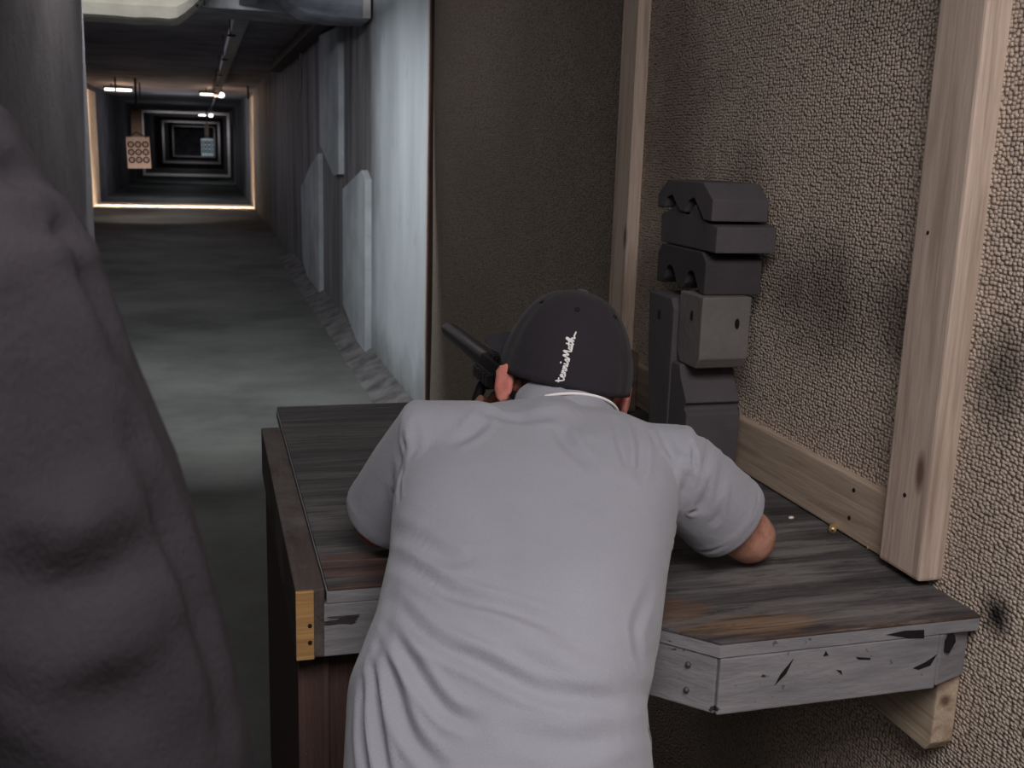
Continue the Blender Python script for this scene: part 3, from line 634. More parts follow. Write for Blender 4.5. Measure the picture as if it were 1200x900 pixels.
# ---------------------------------------------------------------- bodies
def arm_chain(bm, sh, el, wr, r=(0.052, 0.044, 0.042, 0.040, 0.026)):
    sh, el, wr = map(Vector, (sh, el, wr))
    tube(bm, [sh, sh.lerp(el, 0.5), el], [r[0], r[1] * 1.03, r[2]], 16)
    tube(bm, [el, el.lerp(wr, 0.3), wr], [r[2] * 0.97, r[3] * 1.05, r[4]], 16)
def hand(bm, wr, d, nrm, curl=(35, 45, 30), spread=0.1, thumb_side=1, scale=1.0):
    """palm with four unequal bent fingers and a thumb; nrm = direction the palm faces"""
    d = Vector(d).normalized(); nrm = Vector(nrm); nrm = (nrm - d * nrm.dot(d)).normalized(); s = d.cross(nrm) * thumb_side; wr = Vector(wr)
    for k, off in enumerate((0.027, 0.009, -0.009, -0.026)):
        o = s * off * scale
        tube(bm, [wr + o * 0.55, wr + d * 0.045 * scale + o * 0.9, wr + d * 0.088 * scale + o], [0.0135 * scale] * 3, 10)
        Ls = [(0.042, 0.026, 0.021), (0.046, 0.030, 0.022), (0.043, 0.027, 0.022), (0.034, 0.021, 0.019)][k]
        p = wr + d * 0.086 * scale + o; pts = [p]; ang = 0; dd = d + s * spread * (1.5 - k) * 0.4
        for L, c in zip(Ls, curl):
            ang += math.radians(c); v = (dd * math.cos(ang) + nrm * math.sin(ang)).normalized(); p = p + v * L * scale; pts.append(p)
        tube(bm, pts, [0.0098 * scale, 0.0092 * scale, 0.0085 * scale, 0.0074 * scale], 10)
    t0 = wr + d * 0.022 * scale + s * 0.022 * scale
    t1 = t0 + (d * 0.55 + s * 0.55 + nrm * 0.5).normalized() * 0.042 * scale
    t2 = t1 + (d * 0.8 + s * 0.15 + nrm * 0.6).normalized() * 0.034 * scale; t3 = t2 + (d * 0.8 - s * 0.1 + nrm * 0.6).normalized() * 0.026 * scale
    tube(bm, [t0, t1, t2, t3], [0.016 * scale, 0.013 * scale, 0.0105 * scale, 0.0085 * scale], 10)
def head(bm, c, Rm, s=1.0, ears=True, ex_=0.078, ez_=-0.018):
    """c = centre of the skull; Rm columns: right, forward, up"""
    def P(x, y, z): return Vector(c) + Rm @ Vector((x * s, y * s, z * s))
    ell(bm, P(0, -0.01, 0.02), (0.077 * s, 0.096 * s, 0.09 * s), Rm)
    ell(bm, P(0, 0.035, -0.035), (0.058 * s, 0.062 * s, 0.078 * s), Rm)
    tube(bm, [P(-0.045, -0.0, -0.055), P(-0.03, 0.05, -0.095), P(0, 0.078, -0.102), P(0.03, 0.05, -0.095), P(0.045, 0, -0.055)], [0.022 * s, 0.018 * s, 0.018 * s, 0.018 * s, 0.022 * s], 10)
    tube(bm, [P(0, 0.088, 0.0), P(0, 0.105, -0.03), P(0, 0.108, -0.04)], [0.009 * s, 0.011 * s, 0.013 * s], 10)
    for q in (-1, 1):
        tube(bm, [P(q * 0.012, 0.086, 0.012), P(q * 0.035, 0.082, 0.016), P(q * 0.052, 0.066, 0.01)], [0.009 * s] * 3, 8)
        ell(bm, P(q * 0.013, 0.098, -0.042), (0.009 * s, 0.01 * s, 0.008 * s), Rm, 10)
        ell(bm, P(q * 0.045, 0.055, -0.03), (0.02 * s, 0.022 * s, 0.02 * s), Rm, 12)
        if ears:
            er = Rm @ Matrix.Rotation(q * RAD(-32), 3, 'Z'); ec = P(q * (ex_ + 0.006 + (0.016 if q > 0 else 0)), -0.004, ez_)
            ell(bm, ec, (0.0075 * s, 0.0165 * s, 0.029 * s), er, 14)
            th = [ec + er @ Vector((q * 0.001, -0.001 - 0.016 * math.cos(a), 0.027 * math.sin(a))) for a in [RAD(-80 + 32 * k) for k in range(8)]]
            tube(bm, th, [0.0055 * s] * 8, 8)
            tube(bm, [P(q * 0.07, 0.004, ez_), ec], [0.014, 0.008], 10)
    for z in (-0.066, -0.077): tube(bm, [P(-0.022, 0.083, z), P(0, 0.094, z + 0.001), P(0.022, 0.083, z)], [0.004 * s, 0.007 * s, 0.004 * s], 8)
def face_parts(parent, c, Rm, s=1.0):
    def P(x, y, z): return Vector(c) + Rm @ Vector((x * s, y * s, z * s))
    for q in (-1, 1):
        bm = bmesh.new(); ell(bm, P(q * 0.032, 0.076, -0.006), (0.013 * s,) * 3, Rm, 14); e = obj('eye', bm, M['eye'], parent, True)
        bm = bmesh.new(); ell(bm, P(q * 0.032, 0.0862, -0.006), (0.0055 * s, 0.0035 * s, 0.0055 * s), Rm, 12); obj('iris', bm, M['iris'], e, True)
def shoe(parent, x, y, yaw, label=None, z=0.0):
    Rz = Matrix.Rotation(yaw, 3, 'Z'); c = Vector((x, y, 0))
    def P(a, b, z_): return c + Rz @ Vector((a, b, z_ + z))
    bm = bmesh.new(); ell(bm, P(0, -0.055, 0.05), (0.042, 0.06, 0.045), Rz); ell(bm, P(0, 0.09, 0.042), (0.048, 0.09, 0.034), Rz); ell(bm, P(0, 0.02, 0.055), (0.042, 0.09, 0.042), Rz); tube(bm, [P(0, -0.06, 0.05), P(0, -0.06, 0.11)], [0.043, 0.04], 14)
    sh = child_mesh('shoe', fuse(bm, 0.006, 3), M['shoe'], parent)
    bm = bmesh.new(); prism(bm, [((c + Rz @ Vector((a, b, 0))).x, (c + Rz @ Vector((a, b, 0))).y) for a, b in ((0.036, -0.11), (0.046, -0.05), (0.040, 0.02), (0.052, 0.09), (0.046, 0.15), (0.02, 0.185), (-0.02, 0.185), (-0.046, 0.15), (-0.050, 0.09), (-0.040, 0.02), (-0.044, -0.05), (-0.034, -0.11), (0, -0.122))], z + 0.001, z + 0.022, 2, 0.004)
    obj('sole', bm, M['sole'], sh); return sh
def on_surface(me, px, py):
    from mathutils.bvhtree import BVHTree
    k = me.name
    if k not in _bvh: _bvh[k] = BVHTree.FromPolygons([v.co for v in me.vertices], [list(p.vertices) for p in me.polygons])
    v = (MR @ Vector((px - 600, 450 - py, F))).normalized(); o = Vector((0, 0, H)); hit = _bvh[k].ray_cast(o, v)[0]
    return hit if hit is not None else _bvh[k].find_nearest(o + v * 0.9)[0]
_bvh = {}
def folds(me, lines):
    """raise / press soft folds along world-space polylines: (points, width, height)"""
    from mathutils.kdtree import KDTree
    vs = me.vertices; nv = len(vs); kd = KDTree(nv)
    for i, v in enumerate(vs): kd.insert(v.co, i)
    kd.balance(); nor = [v.normal.copy() for v in vs]; disp = [0.0] * nv
    for pts, wd, ht in lines:
        C = catmull(pts, 10); n = len(C); acc = {}
        for j, p in enumerate(C):
            tp = math.sin(math.pi * min(1, max(0, (j + 0.6) / n))) ** 0.6
            for co, i, dist in kd.find_range(p, wd * 3.2):
                q = ht * tp * (math.exp(-(dist / wd) ** 2) - 0.45 * math.exp(-((dist - 1.9 * wd) / (0.7 * wd)) ** 2))
                if i not in acc or dist < acc[i][0]: acc[i] = (dist, q)
        for i, (dist, q) in acc.items(): disp[i] += q
    for i, v in enumerate(vs):
        if disp[i]: v.co = v.co + nor[i] * disp[i]

# ---------------------------------------------------------------- the shooter
TH = RAD(18)                                # body turned a little to the right of the lane
rt = Vector((math.cos(TH), -math.sin(TH), 0)); fw = Vector((math.sin(TH), math.cos(TH), 0)); upv = Vector((0, 0, 1))
sp = thing('person', 'person in light grey polo and black cap leaning over bench aiming a rifle', 'person', (0.30, 1.05, 0))
hip = Vector((0.33, 1.14, 0.86)); sho = Vector((0.475, 1.455, 1.075))
spine = (sho - hip).normalized(); tn = spine.cross(rt).normalized()
if tn.z < 0: tn = -tn                       # out of the back
LS, RS = Vector((0.302, 1.465, 1.105)), Vector((0.640, 1.375, 1.075))
LE, RE = Vector((0.250, 1.575, 0.948)), Vector((0.792, 1.40, 0.948))
LW, RW = Vector((0.455, 1.735, 0.985)), Vector((0.575, 1.60, 1.055))
HC = Vector((0.540, 1.570, 1.180)); RZ = -12; HY = 4
HR = Matrix.Rotation(RAD(HY), 3, 'Z') @ Matrix.Rotation(RAD(11.5), 3, 'Y') @ Matrix.Rotation(RAD(-3), 3, 'X')
bm = bmesh.new()
head(bm, HC, HR, 1.0, True, 0.094, -0.034)
tube(bm, [sho - tn * 0.01 + spine * 0.02, Vector((0.515, 1.515, 1.125)), HC + HR @ Vector((0, -0.02, -0.03))], [0.062, 0.056, 0.056], 18)
loft(bm, [(hip - upv * 0.09, rt * 0.12, (-fw + upv * 0.3) * 0.075, 2.2), (hip, rt * 0.13, tn * 0.085, 2.3), (hip + spine * 0.18, rt * 0.135, tn * 0.085, 2.3), (hip + spine * 0.33, rt * 0.165, tn * 0.09, 2.3), (sho, rt * 0.14, tn * 0.07, 2.2), (sho + spine * 0.05, rt * 0.07, tn * 0.045, 2)])
arm_chain(bm, LS, LE, LW); arm_chain(bm, RS, RE, RW)
hand(bm, LW, (0.35, 0.85, 0.25), (0.35, -0.35, 0.85), (25, 45, 40), thumb_side=-1)
hand(bm, RW, (-0.55, 0.80, 0.25), (-0.8, -0.5, 0.1), (40, 60, 40), thumb_side=1)
LH, RH = hip - rt * 0.085 - upv * 0.03 - fw * 0.02, hip + rt * 0.085 - upv * 0.03 - fw * 0.02
LK, RK = Vector((0.20, 1.18, 0.47)), Vector((0.43, 1.06, 0.47)); LA, RA = Vector((0.16, 0.98, 0.08)), Vector((0.42, 0.84, 0.08))
for a, b, c in ((LH, LK, LA), (RH, RK, RA)):
    tube(bm, [a, a.lerp(b, 0.5), b], [0.078, 0.068, 0.05], 16); tube(bm, [b, b.lerp(c, 0.35), c], [0.048, 0.05, 0.033], 16)
    tube(bm, [c, c + fw * 0.05 - upv * 0.02, c + fw * 0.14 - upv * 0.035], [0.036, 0.032, 0.022], 12)
me = fuse(bm, 0.0045, 3)
body = child_mesh('body', me, [M['skin'], M['ear']], sp)
HRi = HR.inverted()
for p in me.polygons:
    q = HRi @ (Vector(p.center) - HC)
    if abs(q.x) > 0.076 and -0.07 < q.z < 0.04: p.material_index = 1
face_parts(sp, HC, HR)
# cropped hair below the cap
bm = bmesh.new(); ell(bm, HC + HR @ Vector((0, -0.014, 0.012)), (0.0805, 0.099, 0.098), HR, 28)
ell(bm, HC + HR @ Vector((0, -0.045, -0.035)), (0.064, 0.062, 0.055), HR, 24)
bmesh.ops.bisect_plane(bm, geom=bm.verts[:] + bm.edges[:] + bm.faces[:], plane_co=HC + HR @ Vector((0, 0.045, 0)), plane_no=HR @ Vector((0, 1, 0.5)), clear_outer=True)
obj('hair', bm, M['hair'], sp, True)
# polo shirt
def shirt():
    bm = bmesh.new()
    L = []
    L.append((Vector((0.318, 1.075, 0.655)), rt * 0.190, -fw * 0.175, 2.5))
    L.append((Vector((0.322, 1.105, 0.745)), rt * 0.188, (-fw * 0.92 + upv * 0.4) * 0.165, 2.5))
    L.append((hip + Vector((-0.004, 0.01, -0.005)), rt * 0.182, tn * 0.135, 2.5))
    L.append((hip + spine * 0.10 + rt * 0.004, rt * 0.182, tn * 0.124, 2.6))
    L.append((hip + spine * 0.20 + rt * 0.004, rt * 0.187, tn * 0.118, 2.7))
    L.append((hip + spine * 0.29 + rt * 0.000, rt * 0.199, tn * 0.116, 2.8))
    L.append((hip + spine * 0.36 - rt * 0.003, rt * 0.203, tn * 0.108, 2.8))
    L.append((sho + spine * 0.015, rt * 0.190, tn * 0.090, 2.5))
    L.append((sho + spine * 0.052, rt * 0.145, tn * 0.070, 2.2))
    L.append((sho + spine * 0.080, rt * 0.085, tn * 0.048, 2.0))
    loft(bm, L)
    tube(bm, [sho - spine * 0.06 + tn * 0.03, sho + tn * 0.035 + rt * 0.012, Vector((0.505, 1.495, 1.115))], [0.082, 0.074, 0.055], 22)   # rise of the collar
    # sleeves
    lm = LS.lerp(LE, 0.88); rm = RS.lerp(RE, 0.70)
    tube(bm, [LS + rt * 0.07, LS, LS.lerp(LE, 0.35), lm], [(0.062, 0.062), (0.062, 0.064), (0.059, 0.064), (0.060, 0.068)], 20)
    tube(bm, [RS - rt * 0.07, RS, RS.lerp(RE, 0.35), rm], [(0.064, 0.064), (0.064, 0.066), (0.064, 0.068), (0.062, 0.070)], 20)
    me = fuse(bm, 0.0045, 16, 0.5)
    def b(px, py): return on_surface(me, px, py)
    F_ = []
    def f(pts, wd, ht): F_.append(([b(*p) for p in pts], wd * 1.15, ht * 1.7))
    f([(462, 655), (520, 690), (590, 712), (660, 735)], 0.008, -0.0045)
    f([(455, 700), (500, 745), (560, 775), (640, 812), (720, 822)], 0.008, -0.005)
    f([(452, 720), (480, 775), (520, 830), (560, 850)], 0.007, -0.005)
    f([(447, 740), (460, 800), (480, 860), (520, 905)], 0.007, -0.005)
    f([(440, 760), (440, 820), (447, 880), (455, 920)], 0.006, -0.005)
    f([(425, 800), (424, 860), (430, 920)], 0.006, -0.004)
    f([(560, 705), (640, 760), (700, 790), (765, 790)], 0.012, 0.003)
    f([(600, 860), (680, 872), (760, 850)], 0.010, -0.003)
    f([(762, 690), (746, 735), (752, 780)], 0.007, -0.002)
    f([(462, 620), (520, 650), (560, 655)], 0.009, -0.003)
    f([(655, 500), (665, 520), (690, 545)], 0.008, -0.003)
    f([(575, 480), (555, 505), (530, 520)], 0.008, -0.003)
    f([(745, 495), (752, 530), (748, 560)], 0.006, -0.0035); f([(722, 490), (728, 520), (738, 550)], 0.006, -0.003); f([(772, 500), (785, 525), (800, 540)], 0.006, -0.003)
    f([(480, 480), (474, 520), (470, 560), (468, 590)], 0.0035, -0.0028)     # armhole seams
    f([(800, 505), (814, 545), (812, 600), (798, 640)], 0.0035, -0.0028)
    f([(560, 478), (620, 490), (660, 488)], 0.008, -0.003)
    folds(me, F_)
    # folds round the sleeves
    s = []
    for (A, Bq, q) in ((RS, RE, 1), (LS, LE, -1)):
        ax = (Bq - A).normalized(); 
        for t, wd, ht in ((0.10, 0.008, -0.007), (0.30, 0.007, -0.008), (0.48, 0.006, -0.006)):
            c = A.lerp(Bq, t); side = (rt * q + upv * 0.6).normalized()
            s.append(([c + (-fw) * 0.07 - upv * 0.02, c + (-fw) * 0.05 + upv * 0.045 + ax * 0.01, c + upv * 0.074 + ax * 0.03, c + fw * 0.04 + upv * 0.06 + ax * 0.05], wd, ht))
    for A, Bq, q in ((LS, LE, 0.93), (RS, RE, 0.74)):
        ax = (Bq - A).normalized(); c = A.lerp(Bq, q) - ax * 0.020; u = ax.orthogonal().normalized(); v = ax.cross(u)
        s.append(([c + (u * math.cos(RAD(30 * k)) + v * math.sin(RAD(30 * k))) * 0.068 for k in range(-1, 14)], 0.0035, -0.0030))
    folds(me, s)
    # cut the sleeve ends square and the hem open
    bm = bmesh.new(); bm.from_mesh(me)
    for A, Bq, q in ((LS, LE, 0.93), (RS, RE, 0.74)):
        ax = (Bq - A).normalized(); pc = A.lerp(Bq, q) - ax * 0.0
        sel = [x for x in bm.verts if (x.co - pc).length < 0.115 and (x.co - pc).dot(ax) > 0]
        for v in sel: v.co -= ax * (v.co - pc).dot(ax)
    bmesh.ops.smooth_vert(bm, verts=[v for v in bm.verts if any((v.co - A.lerp(Bq, q)).length < 0.10 for A, Bq, q in ((LS, LE, 0.93), (RS, RE, 0.74)))], factor=0.12, use_axis_x=True, use_axis_y=True, use_axis_z=True)
    bm.to_mesh(me); bm.free()
    for p in me.polygons: p.use_smooth = True
    return me
polo = child_mesh('polo_shirt', shirt(), M['polo'], sp)
# collar: a standing band with its fall turned down
NA = (HC - Vector((0.505, 1.50, 1.12))).normalized()
def collar():
    bm = bmesh.new(); c0 = Vector((0.520, 1.520, 1.142)); ax = (Vector((0.12, 0.55, 0.62))).normalized()
    u = (rt - ax * rt.dot(ax)).normalized(); v = ax.cross(u); n = 48; R = []
    for (r, h) in ((0.066, -0.03), (0.0655, 0.004), (0.068, 0.012), (0.0725, 0.010), (0.078, -0.012), (0.085, -0.034), (0.089, -0.052), (0.086, -0.053), (0.080, -0.034), (0.0725, -0.03)):
        ring_ = []
        for k in range(n):
            a = 2 * math.pi * k / n; wob = 0.0015 * math.sin(5 * a + 1) * (r - 0.064) * 60
            ring_.append(bm.verts.new(c0 + ax * (h + 0.004 * math.cos(a)) + u * math.cos(a) * (r + wob) + v * math.sin(a) * (r * 0.93 + wob)))
        R.append(ring_)
    for a, b in zip(R, R[1:] + R[:1]):
        for k in range(n): bm.faces.new((a[k], a[(k + 1) % n], b[(k + 1) % n], b[k]))
    o = obj('collar', bm, M['polo'], polo, True)
    bm = bmesh.new(); pts = []
    for k in range(22):
        a = RAD(-108 + 4.6 * k); pts.append(c0 + ax * (-0.030 + 0.004 * math.cos(a)) + u * math.cos(a) * 0.0855 + v * math.sin(a) * 0.0800)
    tube(bm, pts, [0.0022] * len(pts), 8); obj('collar_tipping', bm, M['thread'], polo, True)['label'] = 'white edge of collar'
collar()
# trousers, belt, shoes
bm = bmesh.new()
loft(bm, [(hip - upv * 0.13 - fw * 0.02, rt * 0.155, -fw * 0.115, 2.4), (hip - upv * 0.06 - fw * 0.01, rt * 0.165, (-fw + upv * 0.3) * 0.110, 2.4), (hip + spine * 0.02, rt * 0.155, tn * 0.100, 2.4), (hip + spine * 0.05, rt * 0.150, tn * 0.094, 2.4)])
for a, b, c in ((LH, LK, LA), (RH, RK, RA)):
    tube(bm, [a, a.lerp(b, 0.5), b], [0.097, 0.084, 0.068], 18); tube(bm, [b, b.lerp(c, 0.4), c + upv * 0.0], [0.066, 0.064, 0.056], 18)
child_mesh('trousers', fuse(bm, 0.009, 4), M['trouser'], sp)
shoe(sp, LA.x, LA.y + 0.02, -TH); shoe(sp, RA.x, RA.y + 0.02, -TH - 0.3)
# cap
cp = bmesh.new(); NS, NRG = 72, 20; capC = HC + HR @ Vector((0, -0.006, 0.012)); R = []
def cap_pt(a, t, off=0.0):
    """a: azimuth (0 = forward, 90 = right), t: 0 rim .. 1 crown"""
    rx, ry, hz = 0.1015 + off, 0.118 + off, 0.116 + off; zr = -0.029 + 0.022 * max(0, math.cos(a))
    e = t * math.pi / 2; z = zr * (1 - t) ** 1.4 + hz * math.sin(e) ** 1.05; q = math.cos(e) ** 0.78
    sag = 0.0022 * nz(math.cos(a) * 2, math.sin(a) * 2, t * 3, 1.6)
    groove = -0.0026 * sum(math.exp(-((((a - sm + math.pi) % (2 * math.pi)) - math.pi) * 26) ** 2) for sm in [math.pi / 6 + k * math.pi / 3 for k in range(6)]) * (1 - t * 0.4)
    rr = (1 + (sag + groove) * 10)
    return capC + HR @ Vector((math.sin(a) * rx * q * rr, math.cos(a) * ry * q * rr, z))
for j in range(NRG):
    t = j / NRG; R.append([cp.verts.new(cap_pt(2 * math.pi * k / NS, t)) for k in range(NS)])
topv = cp.verts.new(cap_pt(0, 1.0))
for a, b in zip(R, R[1:]):
    for k in range(NS): cp.faces.new((a[k], a[(k + 1) % NS], b[(k + 1) % NS], b[k]))
for k in range(NS): cp.faces.new((R[-1][k], R[-1][(k + 1) % NS], topv))
bmesh.ops.solidify(cp, geom=cp.faces[:], thickness=0.0015)
cap = obj('cap', cp, M['cap'], sp, True)
bm = bmesh.new(); R = []
for i in range(9):                          # curved brim
    t = i / 8; row = []
    for k in range(25):
        a = RAD(-72 + 6 * k); p0 = HRi @ (cap_pt(a, 0.02) - HC)
        q = math.cos(RAD((k - 12) * 6.1)) ** 0.5 if abs(k - 12) < 12 else 0.12
        x = p0.x * (1 + 0.24 * t * q); y = p0.y + 0.072 * t * q + 0.0; z = p0.z + 0.006 + 0.024 * t - 0.016 * (abs(k - 12) / 12) ** 2 * t
        row.append(bm.verts.new(HC + HR @ Vector((x, y, z))))
    R.append(row)
for a, b in zip(R, R[1:]):
    for k in range(24): bm.faces.new((a[k], a[k + 1], b[k + 1], b[k]))
bmesh.ops.solidify(bm, geom=bm.faces[:], thickness=0.003); obj('brim', bm, M['capbrim'], cap, True)
bm = bmesh.new(); ell(bm, cap_pt(0, 1.0), (0.009, 0.009, 0.004), HR, 14); obj('button', bm, M['cap'], cap, True)
for a in (150, 210, 90, 270, 30, 330):
    bm = bmesh.new(); c = cap_pt(RAD(a), 0.62, 0.0004); nn = (c - capC).normalized(); u = nn.orthogonal().normalized(); v = nn.cross(u)
    pts = [c + u * math.cos(RAD(30 * k)) * 0.0032 + v * math.sin(RAD(30 * k)) * 0.0032 for k in range(13)]
    tube(bm, pts, [0.0012] * 13, 6, caps=False); obj('eyelet', bm, M['hole'], cap, True)
# white script stitched up the back of the cap: strokes in text space (u along the writing, v across)
strokes = [[(0.0, 1.9), (0.25, 0.5), (0.5, 0.0), (0.95, 0.35)], [(-0.1, 1.25), (0.6, 1.4)],                                  # t
           [(0.95, 0.5), (1.35, 0.7), (1.3, 1.15), (1.0, 1.0), (1.0, 0.2), (1.4, 0.0), (1.75, 0.5)],                          # e
           [(1.75, 1.0), (1.8, 0.0), (1.95, 0.8), (2.2, 1.0), (2.3, 0.0), (2.6, 0.2)],                                        # n
           [(2.6, 1.0), (2.65, 0.0), (2.8, 0.8), (3.05, 1.0), (3.15, 0.0), (3.4, 0.3)],                                       # n
           [(3.5, 1.0), (3.5, 0.1), (3.75, 0.1), (4.0, 0.5)], [(3.55, 1.95), (3.6, 2.0)],                                     # i
           [(4.0, 0.4), (4.3, 1.1), (4.45, 0.5), (4.35, 0.0), (4.05, 0.1), (4.6, 0.2)],                                       # s
           [(4.6, 0.0), (5.1, 1.9), (5.35, 0.5), (5.95, 2.1), (6.0, 0.6), (6.15, 0.0), (6.4, 0.3)],                           # M
           [(6.95, 0.9), (6.6, 0.9), (6.45, 0.4), (6.65, 0.0), (6.95, 0.6), (7.0, 0.0), (7.25, 0.3)],                         # a
           [(7.5, 1.9), (7.4, 0.4), (7.6, 0.0), (7.9, 0.5)], [(7.2, 1.2), (8.1, 1.4)],                                        # t
           [(7.9, 0.5), (8.4, 2.2), (8.7, 2.2), (8.35, 0.9), (8.2, 0.0), (8.5, 0.9), (8.8, 0.7), (8.85, 0.0), (9.3, 0.3), (10.2, 0.1)]]  # h with tail
def cap_text(u, v):
    # u runs up the back, v to the left
    az = math.pi + 0.055 * (v - 1.0) + 0.55 - u * 0.004
    t = 0.045 + u * 0.036
    return cap_pt(az, t, 0.0012)
bm = bmesh.new()
for s_ in strokes:
    if len(s_) == 2 and abs(s_[0][0] - s_[1][0]) < 0.1: pts = [cap_text(*s_[0]), cap_text(s_[0][0] + 0.12, s_[0][1])]
    else: pts = [cap_text(p.x, p.y) for p in catmull([Vector((a, b, 0)) for a, b in s_], 5)]
    tube(bm, pts, [0.0013] * len(pts), 6)
obj('stitched_lettering', bm, M['thread'], cap, True)['label'] = 'white handwritten script'

# ---------------------------------------------------------------- rifle
RX, RZ_ = 0.494, 1.140
rf = thing('rifle', 'black rifle with long barrel pointed down the lane on a bipod', 'rifle', (RX, 1.85, ZT))
bm = bmesh.new(); R = []; n = 20
for (y, r) in ((1.70, 0.013), (1.80, 0.013), (1.81, 0.0175), (1.84, 0.018), (2.19, 0.0165), (2.215, 0.0135), (2.217, 0.0060), (2.15, 0.0055)):
    R.append([bm.verts.new((RX + math.cos(2 * math.pi * k / n) * r, y, RZ_ + math.sin(2 * math.pi * k / n) * r)) for k in range(n)])
for a, b in zip(R, R[1:]):
    for k in range(n): bm.faces.new((a[k], a[(k + 1) % n], b[(k + 1) % n], b[k]))
bm.faces.new(R[0][::-1]); bm.faces.new(R[-1]); obj('barrel', bm, M['gun'], rf, True)
bm = bmesh.new(); prism(bm, [(RX - 0.019, RZ_ - 0.03), (RX + 0.019, RZ_ - 0.03), (RX + 0.023, RZ_ - 0.008), (RX + 0.015, RZ_ + 0.016), (RX - 0.015, RZ_ + 0.016), (RX - 0.023, RZ_ - 0.008)], 1.74, 1.86, 1, 0.002); obj('handguard', bm, M['gunp'], rf)
bm = bmesh.new()
for i in range(5): box(bm, (RX - 0.010, 1.75 + i * 0.02, RZ_ + 0.015), (RX + 0.010, 1.76 + i * 0.02, RZ_ + 0.0225))
obj('sight_rail', bm, M['gun'], rf)
bm = bmesh.new(); prism(bm, [(1.58, RZ_ - 0.028), (1.74, RZ_ - 0.028), (1.74, RZ_ + 0.018), (1.58, RZ_ + 0.018)], RX - 0.018, RX + 0.018, 0, 0.003); obj('receiver', bm, M['gun'], rf)
bm = bmesh.new(); prism(bm, [(1.43, RZ_ - 0.085), (1.45, RZ_ - 0.09), (1.58, RZ_ - 0.03), (1.58, RZ_ + 0.012), (1.43, RZ_ + 0.005)], RX - 0.015, RX + 0.015, 0, 0.004); obj('stock', bm, M['gunp'], rf)
bm = bmesh.new(); prism(bm, [(1.615, RZ_ - 0.028), (1.65, RZ_ - 0.028), (1.625, RZ_ - 0.115), (1.588, RZ_ - 0.11)], RX - 0.013, RX + 0.013, 0, 0.004); obj('grip', bm, M['gunp'], rf)
bm = bmesh.new(); prism(bm, [(1.685, RZ_ - 0.028), (1.73, RZ_ - 0.028), (1.75, RZ_ - 0.13), (1.705, RZ_ - 0.14)], RX - 0.011, RX + 0.011, 0, 0.003); obj('magazine', bm, M['gunp'], rf)
bp = None
bm = bmesh.new(); box(bm, (RX - 0.02, 1.82, RZ_ - 0.045), (RX + 0.02, 1.855, RZ_ - 0.028), 0.003); bp = obj('bipod_head', bm, M['gunp'], rf)
for q in (-1, 1):
    bm = bmesh.new(); tube(bm, [(RX + q * 0.018, 1.838, RZ_ - 0.04), (RX + q * 0.045, 1.84, 1.02), (RX + q * 0.07, 1.845, ZT + 0.012)], [0.010, 0.009, 0.006], 10); tube(bm, [(RX + q * 0.07, 1.83, ZT + 0.009), (RX + q * 0.07, 1.86, ZT + 0.009)], [0.008, 0.008], 10); obj('bipod_leg', bm, M['gunp'], rf, True)
# gear seen left of the ear: rail covers and light
bm = bmesh.new()
box(bm, (RX - 0.027, 1.745, RZ_ - 0.026), (RX - 0.0215, 1.86, RZ_ - 0.002), 0.001)
for i in range(5): box(bm, (RX - 0.033, 1.75 + i * 0.022, RZ_ - 0.024), (RX - 0.0265, 1.762 + i * 0.022, RZ_ - 0.004), 0.001)
obj('side_rail', bm, M['gun'], rf)

# ---------------------------------------------------------------- the onlooker at left
jp = thing('person', 'person in dark jacket standing at left edge, back turned, cropped by frame', 'person', (-0.30, 0.68, 0))
def J(x, y, z): return Vector((x, y, z))
jhead = J(-0.33, 0.68, 1.70); JR = Matrix.Rotation(RAD(4), 3, 'Z')
jLS, jRS = J(-0.50, 0.70, 1.43), J(-0.135, 0.66, 1.425)
jRE, jLE = J(-0.055, 0.64, 1.13), J(-0.56, 0.66, 1.13)
jRW, jLW = J(-0.10, 0.82, 0.93), J(-0.50, 0.84, 0.95)
bm = bmesh.new(); head(bm, jhead, JR)
tube(bm, [J(-0.31, 0.68, 1.45), J(-0.33, 0.675, 1.56), jhead + J(0, -0.015, -0.03)], [0.062, 0.055, 0.056], 16)
loft(bm, [(J(-0.31, 0.70, 0.84), J(0.15, 0, 0), J(0, 0.1, 0), 2.3), (J(-0.31, 0.70, 0.95), J(0.155, 0, 0), J(0, 0.1, 0), 2.3), (J(-0.31, 0.69, 1.12), J(0.135, 0, 0), J(0, 0.095, 0), 2.3), (J(-0.31, 0.68, 1.32), J(0.16, 0, 0), J(0, 0.105, 0), 2.3), (J(-0.31, 0.68, 1.44), J(0.14, 0, 0), J(0, 0.08, 0), 2.2), (J(-0.31, 0.68, 1.50), J(0.07, 0, 0), J(0, 0.06, 0), 2)])
arm_chain(bm, jLS, jLE, jLW); arm_chain(bm, jRS, jRE, jRW)
hand(bm, jRW, (-0.25, 0.5, -0.5), (-0.8, 0, 0), (25, 30, 20), thumb_side=-1); hand(bm, jLW, (0.25, 0.5, -0.5), (0.8, 0, 0), (25, 30, 20), thumb_side=1)
jL = [(J(-0.40, 0.70, 0.84), J(-0.41, 0.72, 0.47), J(-0.42, 0.69, 0.08)), (J(-0.22, 0.70, 0.84), J(-0.20, 0.72, 0.47), J(-0.19, 0.69, 0.08))]
for a, b, c in jL:
    tube(bm, [a, a.lerp(b, 0.5), b], [0.08, 0.068, 0.05], 16); tube(bm, [b, b.lerp(c, 0.35), c], [0.048, 0.05, 0.033], 16)
    tube(bm, [c, c + J(0, 0.05, -0.02), c + J(0, 0.14, -0.035)], [0.036, 0.032, 0.022], 12)
child_mesh('body', fuse(bm, 0.005, 3), M['skin'], jp)
face_parts(jp, jhead, JR)
